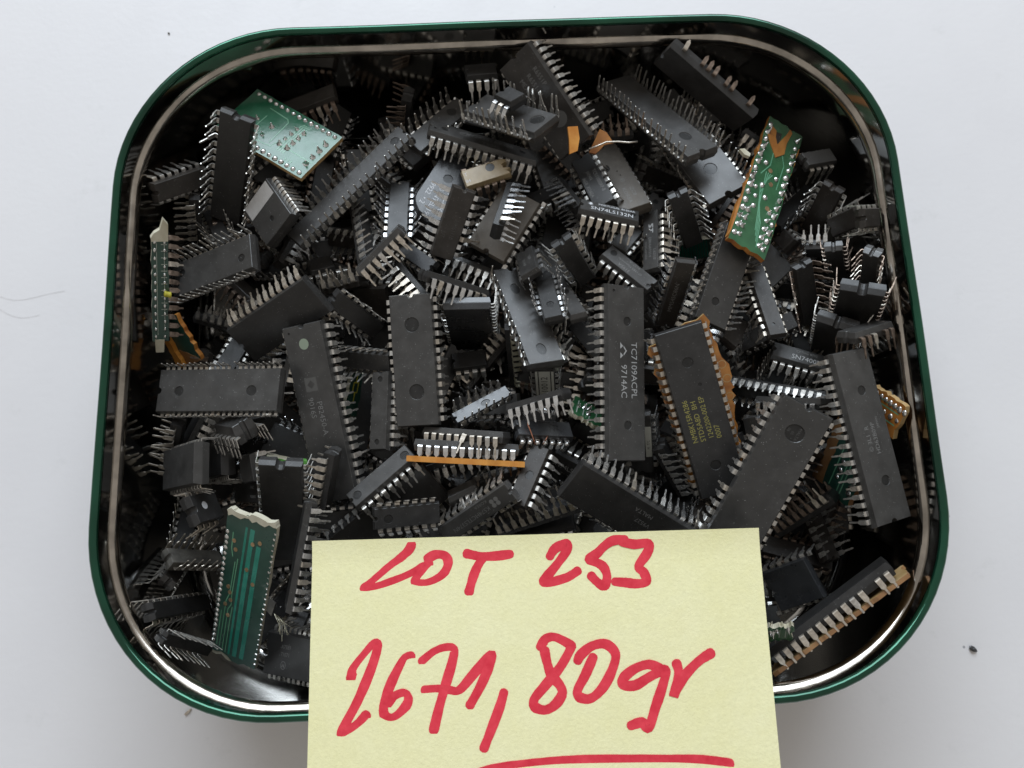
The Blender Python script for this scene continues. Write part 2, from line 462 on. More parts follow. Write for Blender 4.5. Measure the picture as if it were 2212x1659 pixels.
def jag(p, q, n, amp, r):
    """points from p (included) to q (excluded) with ragged sideways offsets"""
    dx, dy = q[0] - p[0], q[1] - p[1]; l = math.hypot(dx, dy)
    out = [p]
    for i in range(1, n):
        f = (i + r.uniform(-.3, .3)) / n; d = r.uniform(-amp, amp)
        out.append((p[0] + dx * f - dy / l * d, p[1] + dy * f + dx / l * d))
    return out
def jagged_rect(L, W, ax, ay, r, nx=14, ny=8):
    a, b = L / 2, W / 2
    return jag((-a, -b), (a, -b), nx, ay, r) + jag((a, -b), (a, b), ny, ax, r) + jag((a, b), (-a, b), nx, ay, r) + jag((-a, b), (-a, -b), ny, ax, r)
CHIPG = 'computer chips heaped in the tin'
def chip(row):
    cid, n, pitch, L, W, h, face, loc, quat, sc, label, o = row
    r = random.Random(cid)
    t = thing('computer_chip', loc, quat, (sc[0], sc[1], 1))
    tag(t, label, 'chip', CHIPG)
    dims = [(x, y, rr, .22) for x, y, rr in o.get('dim', [])]
    top, bot = ([], dims) if face == 'B' else (dims, [])
    if o.get('dot'): top = top + [(*o['dot'], .18)]
    notch = {1: .95, 2: 1.5, -1: 0}.get(o.get('notch'), .75 if W < 8 else 1.0)
    if o.get('broken'): notch = 0
    m = M[o.get('mat', 'black')]
    mesh_obj('body', body_mesh(L, W, h, notch, top, bot, o.get('broken', 0), o.get('ragged', 0), len(cid) * 7 + ord(cid[-1]), m), t)
    z = h / 2 + .02
    for s, size, x, y, c in o.get('text', []):
        if face == 'B':
            q = text(t, s, size, x, y, -z, T[c]); q.rotation_euler = (math.pi, 0, 0)
        else:
            inhole = any(math.hypot(x - d[0], y - d[1]) < d[2] for d in top)
            text(t, s, size, x, y, (z - .22 if inhole else z + (.06 if o.get('sticker') else 0)), T[c])
    if o.get('logo'): emblem(t, o['logo'][2], o['logo'][0], o['logo'][1], z)
    if o.get('sticker'):
        s = o['sticker']
        if s[0] == 'disc':
            mm = T[s[4]] if len(s) > 4 and s[4] in T else T['greyd']
            mesh_obj('round_mark', prism('round_mark', disc_pts(s[1], s[2], s[3], 22), z - .01, z + .01, mm), t)
        else:
            x, y, w, hh = s[1:5]
            mesh_obj('label', prism('label', [(x - w / 2, y - hh / 2), (x + w / 2, y - hh / 2), (x + w / 2, y + hh / 2), (x - w / 2, y + hh / 2)], z - .01, z + .04, STICK[s[5]]), t)
            if s[5] == 'label' and hh > 4:
                mesh_obj('label_rule', flat('label_rule', [[(x - w / 2, y + k - .17), (x + w / 2, y + k - .17), (x + w / 2, y + k + .17), (x - w / 2, y + k + .17)] for k in (1.9, -1.9)], z + .05, T['black']), t)
    pm = o.get('pmat', 'std'); splay = o.get('splay', 9); lead = o.get('lead', 2.9)
    per = n // 2
    for s in (1, -1):
        rowbend = r.uniform(-3, 3)
        for i in range(per):
            if r.random() < o.get('sparse', .012): continue
            x = (i - (per - 1) / 2) * pitch
            if o.get('broken') and x > L / 2 - 2.2: continue
            bend = r.random() < .05
            me = pin_mesh(pitch, splay, lead if r.random() > .07 else lead * .45, pm if r.random() > .1 else ('tan' if pm != 'tan' else 'std'))
            p = mesh_obj('pin', me, t, (x * S, s * W / 2 * S, 0))
            rx = math.radians(rowbend + r.gauss(0, 2.2) + (r.uniform(-14, 22) if bend else 0))
            ry = math.radians(r.gauss(0, 2.0) + (r.uniform(-14, 14) if bend else 0))
            p.rotation_euler = (rx, ry, 0) if s > 0 else (-rx, ry, math.pi)
            if s < 0: p.rotation_euler = Matrix.Rotation(math.pi, 3, 'Z').to_4x4().to_3x3().__matmul__(Matrix.Rotation(ry, 3, 'Y') @ Matrix.Rotation(rx, 3, 'X')).to_euler()
    bd = o.get('board')
    if bd:
        zb = -(.32 + 2.1 + .55 + .2)
        if bd == 'amber':
            pts = jag((-L / 2 + 2, -W / 2 - .6), (-2, -W / 2 - 3.2), 10, .7, r) + jag((-2, -W / 2 - 3.2), (8, -W / 2 - 4.4), 7, .6, r) + jag((8, -W / 2 - 4.4), (L / 2 + .8, -W / 2 - 1.5), 8, .8, r) + jag((L / 2 + .8, -W / 2 - 1.5), (L / 2 - 4, W / 2 + 1.8), 6, .6, r) + jag((L / 2 - 4, W / 2 + 1.8), (-L / 2 + 3, W / 2 + 1.2), 18, .9, r) + jag((-L / 2 + 3, W / 2 + 1.2), (-L / 2 + 2, -W / 2 - 1.2), 6, .5, r)
            mesh_obj('board_scrap', prism('board_scrap', pts, zb - 1.5, zb, [G['amber'], G['tanedge']], 1), t)
            rings = []
            for (x, y) in ((1.0, -W / 2 - 2.4), (6.5, -W / 2 - 3.0), (11, -W / 2 - 2.6)):
                oo, ii = disc_pts(x, y, 1.25, 16), disc_pts(x, y, 1.05, 16)
                rings += [[oo[k], oo[(k + 1) % 16], ii[(k + 1) % 16], ii[k]] for k in range(16)]
            mesh_obj('printed_ring', flat('printed_ring', rings, zb + .02, G['tanedge']), t)
        elif bd == 'edge':
            pts = jagged_rect(L + 3.5, W + 4.5, .5, .35, r, 22, 8)
            mesh_obj('board_scrap', prism('board_scrap', pts, zb - 1.6, zb, [G['bright'], G['bright']], 1), t)
        else:
            pts = jagged_rect(L + 3.5, W + 1.5, .6, .35, r, 30, 8)
            mesh_obj('board_scrap', prism('board_scrap', pts, zb - 1.1, zb, [G['tanedge'], G['brownflux']], 1), t)
    if o.get('wire'):
        w = [(-6.2, 1.5, 3.4), (-6.3, 0, 3.0), (-5.6, -2, 2.4), (-4.2, -4.4, .8), (-3.6, -4.9, -.4)]
        mesh_obj('repair_wire', tube('repair_wire', w, .2, G['copper']), t)
        mesh_obj('repair_wire', tube('repair_wire', [(.4, -2.9, 1.5), (-.2, -4, .9), (-.9, -4.8, -.2)], .2, G['copper']), t)
        for i in range(7):
            b = mesh_obj('solder_joint', solder(0), t, ((i - 3) * 2.54 * S, (-W / 2 - 1.1) * S, -.3 * S)); b.scale = (1, 1, .9)
    return t
_sold = {}
def solder(k):
    if k in _sold: return _sold[k]
    pr = {0: [(.95, 0), (.85, .35), (.6, .65), (.3, .8)], 1: [(1.0, 0), (.72, .35), (.45, .8), (.3, 1.5), (.16, 1.9)], 2: [(.75, 0), (.66, .25), (.4, .45)]}[k]
    vs, fs = [], []
    sg = 10
    for i, (rr, zz) in enumerate(pr):
        for a in range(sg):
            an = 2 * math.pi * a / sg
            vs.append((rr * math.cos(an) * (1 + .07 * math.sin(3 * an + k)), rr * math.sin(an), zz - .05))
            if i:
                b = (a + 1) % sg
                fs.append(((i - 1) * sg + a, (i - 1) * sg + b, i * sg + b, i * sg + a))
    vs.append((0.03, 0.02, pr[-1][1] + .1 - .05)); e = len(vs) - 1
    for a in range(sg): fs.append(((len(pr) - 1) * sg + a, (len(pr) - 1) * sg + (a + 1) % sg, e))
    _sold[k] = pydata('solder_joint', vs, fs, P['solder'], smooth=True)
    return _sold[k]
def joint(t, x, y, z, k, r, s=1.0):
    o = mesh_obj('solder_joint', solder(k), t, (x * S, y * S, z * S))
    f = s * r.uniform(.85, 1.12)
    o.scale = (f, f * r.uniform(.9, 1.1), f * r.uniform(.8, 1.15)); o.rotation_euler = (r.gauss(0, .12), r.gauss(0, .12), r.uniform(0, 6))
BOARDG = 'circuit board scraps in the tin'
def board(row):
    cid, n, pitch, L, W, h, face, loc, quat, sc, label, o = row
    r = random.Random(cid)
    t = thing('circuit_board', loc, quat, (sc[0], sc[1], 1))
    tag(t, label, 'circuit board', BOARDG)
    st = o['pcb']; z = h / 2
    base, edge = {'sky': ('sky', 'tanedge'), 'amber': ('green', 'amber'), 'trace': ('dark', 'cream'), 'edge': ('dark', 'cream'), 'amber2': ('amber', 'tanedge'), 'flux': ('dark', 'brownflux'),
                  'stripe': ('dark', 'cream'), 'white': ('cream', 'lime'), 'frag': ('green', 'cream'), 'yellow': ('dark', 'cream'), 'stick': ('dark', 'amber')}[st]
    amp = {'sky': (.1, .1), 'amber': (.5, .3), 'trace': (1.0, .12), 'frag': (.8, .6), 'white': (.5, .3)}.get(st, (.5, .35))
    mesh_obj('board', prism('board', jagged_rect(L, W, amp[0], amp[1], r), -z, z, [G[base], G[edge]], 1), t)
    if st == 'sky':
        for i in range(14):
            for y in (-W / 2 + 1.3, W / 2 - 1.3): joint(t, (i - 6.5) * L / 14.6, y, z, 0, r, .86)
        for i, x in enumerate((-8.5, -3.0, 3.2, 6.0)):
            for y in ((-3.2, -.8, 1.6, 4.0) if i > 1 else (-3.5, .5)): joint(t, x + .6 * y * .1, y, z, 1, r, .85)
        for y in (-4.6, -1.6, 1.4, 4.4): joint(t, L / 2 - 2.2, y, z, 1, r, .95)
        tr = [[(-6, -6), (-1, -5.8), (1.5, -5.4), (1.8, -3.6), (5, -3.4), (L / 2 - 1, -3.4)]] + [[(1.5 + k * .75, -5.5), (1.5 + k * .75, 5.6), (2.3 + k * .75, 6.6)] for k in (3, 4, 5, 6)] + [[(-8, 5.8), (-1, 5.4), (0, 4.4), (.3, -4.5)], [(-12, -5.6), (-7.6, -5.4), (-7, -4.4), (-6.8, 3)]] + [[(8 + k, -6.2), (8 + k, -7)] for k in (0, 1, 2)]
        mesh_obj('traces', ribbon(tr, .34, z + .03, 'traces', G['ltrace']), t)
        mesh_obj('chip_body', body_mesh(26, 13.2, 3.6, 1, [], [], m=M['black']), t, (0, 0, (-z - 2.4) * S))
        for s in (1, -1):
            for i in range(10):
                p = mesh_obj('pin', pin_mesh(2.54, 8, .1, 'std'), t, ((i - 4.5) * 2.54 * S, s * 6.6 * S, (-z - 2.4) * S)); p.rotation_euler = (math.pi, 0, 0) if s > 0 else (math.pi, 0, math.pi)
    elif st == 'amber':
        for i in range(15):
            for y in (-W / 2 + 1.1, W / 2 - 1.1):
                x = (i - 7) * L / 16
                joint(t, x, y + r.gauss(0, .12), z, r.choice((0, 1, 1)), r, .92)
                if i in (0, 1, 2, 3, 4) and y < 0 or i in (0, 1, 2, 3) and y > 0: joint(t, x + .3, y * .66, z, 1, r, .85)
        for x, y in ((-1, 1.5), (3, -2.0), (-4, -.5), (-8, 2), (6, 2.5), (-2.5, 3.2), (-5, 2.4)): joint(t, x, y, z, 0, r, .8)
        for x, y in ((4.4, .4), (.6, -1.0), (-6.6, -2.2)): mesh_obj('via', prism('via', disc_pts(x, y, .7, 12), z - .02, z + .06, G['gold']), t)
        a = L / 2
        patch = [(a - 11.5, .3), (a - 9, -2), (a - 5.5, -1.7), (a - 1.2, -2.4), (a - .3, -1.4), (a - 3.0, -.7), (a - 5.4, .3), (a - 7.4, 1.0), (a - 5.6, 2.2), (a - 3.5, 2.6), (a - 2.6, 4.6), (a - 6.2, 4.8), (a - 8.6, 3.0)]
        mesh_obj('flux_patch', prism('flux_patch', patch, z - .05, z + .25, G['amber']), t)
        mesh_obj('hole', prism('hole', [(a - 5.4, .4), (a - 7.3, 1.0), (a - 5.6, 2.1), (a - 3.6, 2.5), (a - 3.2, .6)], z - .02, z + .04, M['brown']), t)
        for y, k in ((W / 2 + .5, 1), (-W / 2 - .4, -1)):
            pts = jag((-a + 1, y - k * .35), (a - 3, y - k * .35), 22, .45, r) + jag((a - 3, y - k * 1.6), (-a + 1, y - k * 1.3), 10, .2, r)
            if k < 0: pts = pts[::-1]
            mesh_obj('amber_edge', prism('amber_edge', pts, -z - .4, z - .25, G['amber']), t)
        tr = [[(-a + 2 + k * 1.4, -2.5 + .6 * k), (-a + 9 + k, -1.5 + .6 * k), (-a + 13 + k * 2, .4 + .5 * k), (-a + 24, 1.5 - .7 * k)] for k in range(4)] + [[(2, 3), (6, 1), (12, 1.4)], [(0, -3), (8, -3.1), (11, -1.6)]]
        mesh_obj('traces', ribbon(tr, .28, z + .02, 'traces', G['ltrace']), t)
    elif st == 'trace':
        a = L / 2
        tr = [{'p': [(-a + 6, 2.6), (-a + 14, 2.5), (a - 5, 2.4), (a - 1, 2.3)], 'w': 1.2}, {'p': [(-a + 2.5, .5), (0, .35), (a - .8, .3)], 'w': 1.2}, {'p': [(-a + 2.5, -1.1), (0, -1.2), (a - .8, -1.3)], 'w': .62}]
        mesh_obj('wide_traces', ribbon(tr, 1, z + .02, 'wide_traces', G['trace']), t)
        thin = [[(-a + 11, -2.3), (2, -2.6), (4.5, -2.4), (6, -3.1), (a - 1, -3.2)], [(-a + 12, -2.9), (1.8, -3.2), (4, -3.9), (a - 2, -4.1)], [(-a + 5, -4.4), (-a + 9, -4.3), (-a + 11, -3.7)], [(7, -4.8), (a - 2, -4.9)], [(5, -2.0), (9, -2.2), (a - 1, -2.3)]]
        mesh_obj('traces', ribbon(thin, .26, z + .04, 'traces', G['ltrace']), t)
        for x, y in ((-a + 5, 2.8), (-a + 6, 1.0), (-3, 2.5), (1.5, -3.2), (3.4, -2.7), (.2, -3.8), (5.0, -4.0), (7.6, -2.9), (-a + 9, -3.2), (-a + 7, -3.9), (-6, .4)):
            mesh_obj('via', prism('via', disc_pts(x, y, .52, 12), z - .02, z + .1, G['gold']), t)
        for i in range(26):
            joint(t, (i - 12.5) * L / 27, W / 2 - .3, z - .2, 2, r, .62)
            if i > 2: joint(t, (i - 12.5) * L / 27, -W / 2 + .5, z - .1, 2, r, .85)
        for i in range(12):
            p = mesh_obj('pin', pin_mesh(2.54, 8, .1, 'brown'), t, ((i - 4) * 2.4 * S, (-W / 2 - .2) * S, -2.6 * S)); p.rotation_euler = (0, 0, math.pi)
        tip = jag((-a - .3, W / 2), (-a - 1.6, W / 2 - .6), 3, .3, r) + jag((-a - 1.6, W / 2 - .6), (-a + .2, -W / 2 - .2), 12, .6, r) + jag((-a + .2, -W / 2 - .2), (-a + 1.5, -W / 2 + .3), 3, .3, r) + jag((-a + 1.5, -W / 2 + .3), (-a - .3, W / 2), 12, .5, r)
        mesh_obj('torn_end', prism('torn_end', tip, -z - .1, z + .22, G['cream']), t)
        tip = jag((a - 2.2, W / 2 - .2), (a - 1.6, -W / 2 + .8), 10, .6, r) + jag((a - 1.6, -W / 2 + .8), (a + .8, -W / 2 + .6), 3, .2, r) + jag((a + .8, -W / 2 + .6), (a + .2, W / 2 - .2), 10, .6, r)
        mesh_obj('torn_end', prism('torn_end', tip, -z - .15, z - .12, G['cream']), t)
    elif st == 'edge':
        a = L / 2
        for i in range(13):
            joint(t, (i - 6) * 2.35, -W / 2 + 1.2, z, 2, r, .9); joint(t, (i - 6) * 2.35, W / 2 - 1.3, z, 2, r, .8)
        mesh_obj('traces', ribbon([[(-a + 1, -1.2), (a - 2, -1.0)], [(-a + 1, 1.6), (a - 4, 1.6)]] + [[(-a + 2 + k * 1.9, .4), (-a + 2 + k * 1.9, 2.6)] for k in range(12)], .22, z + .02, 'traces', G['silk']), t)
        mesh_obj('torn_tip', prism('torn_tip', [(-a + 1.2, -W / 2), (-a + .2, -W / 2 - .3), (-a - 1.2, -W / 2 + 1), (-a - 2.2, 0), (-a - 5.2, W / 2 - 1.8), (-a - 3.6, W / 2), (-a + 1, W / 2)], -z - .3, z + .3, G['cream']), t)
        mesh_obj('torn_foot', prism('torn_foot', [(a - .6, -2.2), (a + 3.4, -1.9), (a + 3.4, 1.2), (a - .6, 1.4)], -z - .1, z + .3, G['cream']), t)
        q = mesh_obj('resistor', tube('resistor', [(-1.4, 0, 0), (-1.1, 0, 0), (-.6, 0, 0), (.6, 0, 0), (1.1, 0, 0), (1.4, 0, 0)], 1.0, G['yellow'], 10, [.5, .95, .8, .8, .95, .5]), t, (.5 * S, 2.6 * S, (z + 1.2) * S))
        q.rotation_euler = (0, 0, 1.4)
    elif st in ('amber2', 'flux'):
        a = L / 2
        if st == 'flux':
            rim = jag((-a - .5, W / 2 - 1), (-a - .5, -W / 2 - .5), 6, .4, r) + jag((-a - .5, -W / 2 - .5), (a + 1, -W / 2 - .5), 10, .5, r) + jag((a + 1, -W / 2 - .5), (a + .5, -W / 2 + 3), 3, .4, r) + jag((a + .5, -W / 2 + 3), (-a + 2.5, -W / 2 + 2.2), 8, .3, r) + jag((-a + 2.5, -W / 2 + 2.2), (-a + 2.2, W / 2 - 1), 6, .3, r)
            mesh_obj('flux_rim', prism('flux_rim', rim, -z - .2, z + .12, G['brownflux']), t)
        for i in range(8): joint(t, (i - 3.5) * 1.6, W / 2 - 1.4, z, 2, r, 1.0)
        for i in range(5): joint(t, (i - 2) * 2.2, 0, z, 2, r, .9)
        mesh_obj('traces', ribbon([[(-a + 1, k), (a - 1, k + .3)] for k in (-1.5, 1.2, 2.2)], .3, z + .02, 'traces', G['ltrace']), t)
    elif st == 'stripe':
        mesh_obj('traces', ribbon([[(-L / 2 + .3, -W / 2 + .5 + k * .75), (L / 2 - .3, -W / 2 + .5 + k * .75)] for k in range(11)], .36, z + .02, 'traces', G['trace']), t)
    elif st == 'white':
        mesh_obj('green_tip', prism('green_tip', jag((L / 2 - 1, -1.3), (L / 2 + 1.5, -1), 4, .3, r) + jag((L / 2 + 1.5, -1), (L / 2 + 1, 1.8), 4, .3, r) + jag((L / 2 + 1, 1.8), (L / 2 - 1, 1.6), 4, .3, r), -z, z + .6, G['lime']), t)
    elif st == 'frag':
        mesh_obj('traces', ribbon([[(-L / 2 + 1.5 + k * 2, -W / 2 + 1), (-L / 2 + 1.5 + k * 2, W / 2 - 1)] for k in range(4)], .3, z + .02, 'traces', G['silk']), t)
        for i in range(34):
            e = r.choice((-1, 1)); x = r.uniform(-L / 2, L / 2); y = e * W / 2
            mesh_obj('fibre', tube('fibre', [(x, y, r.uniform(-.5, .5)), (x + r.uniform(-.6, .6), y + e * r.uniform(.5, 1.3), r.uniform(-.6, 1.0))], .09, G['cream'], 4), t)
        for i in range(4): joint(t, r.uniform(-L / 3, L / 3), r.uniform(-W / 3, W / 3), z, 1, r, .8)
    elif st == 'yellow':
        bx = lambda x0, y0, x1, y1, w: [{'p': [(x0, y0), (x1, y0)], 'w': w}, {'p': [(x0, y1), (x1, y1)], 'w': w}, {'p': [(x0, y0), (x0, y1)], 'w': w}, {'p': [(x1, y0), (x1, y1)], 'w': w}]
        mesh_obj('printed_box', ribbon(bx(-3.6, -.9, -.6, .9, .42) + [{'p': [(-6, 0), (-3.8, 0)], 'w': .4}, {'p': [(-.4, 0), (2.5, 0)], 'w': .4}], 1, z + .02, 'printed_box', G['yellow']), t)
    elif st == 'stick':
        a = L / 2
        pts = jag((-a - 1.5, -W / 2 - .2), (a + .5, -W / 2 - .6), 12, .25, r) + jag((a + .5, -W / 2 - .6), (a + .6, -W / 2 + 1.4), 3, .2, r) + jag((a + .6, -W / 2 + 1.4), (-a - 1.5, -W / 2 + 1.5), 12, .25, r)
        mesh_obj('amber_splinter', prism('amber_splinter', pts, -z - .5, z + 1.6, [G['bright'], G['bright']], 1), t)
        pts = jag((a - 5, -1.8), (a + .4, -1.8), 4, .3, r) + jag((a + .4, -1.8), (a, W / 2), 4, .4, r) + jag((a, W / 2), (a - 5, -1.8), 6, .5, r)
        mesh_obj('flux_patch', prism('flux_patch', pts, z - .02, z + .15, G['brownflux']), t)
    return t
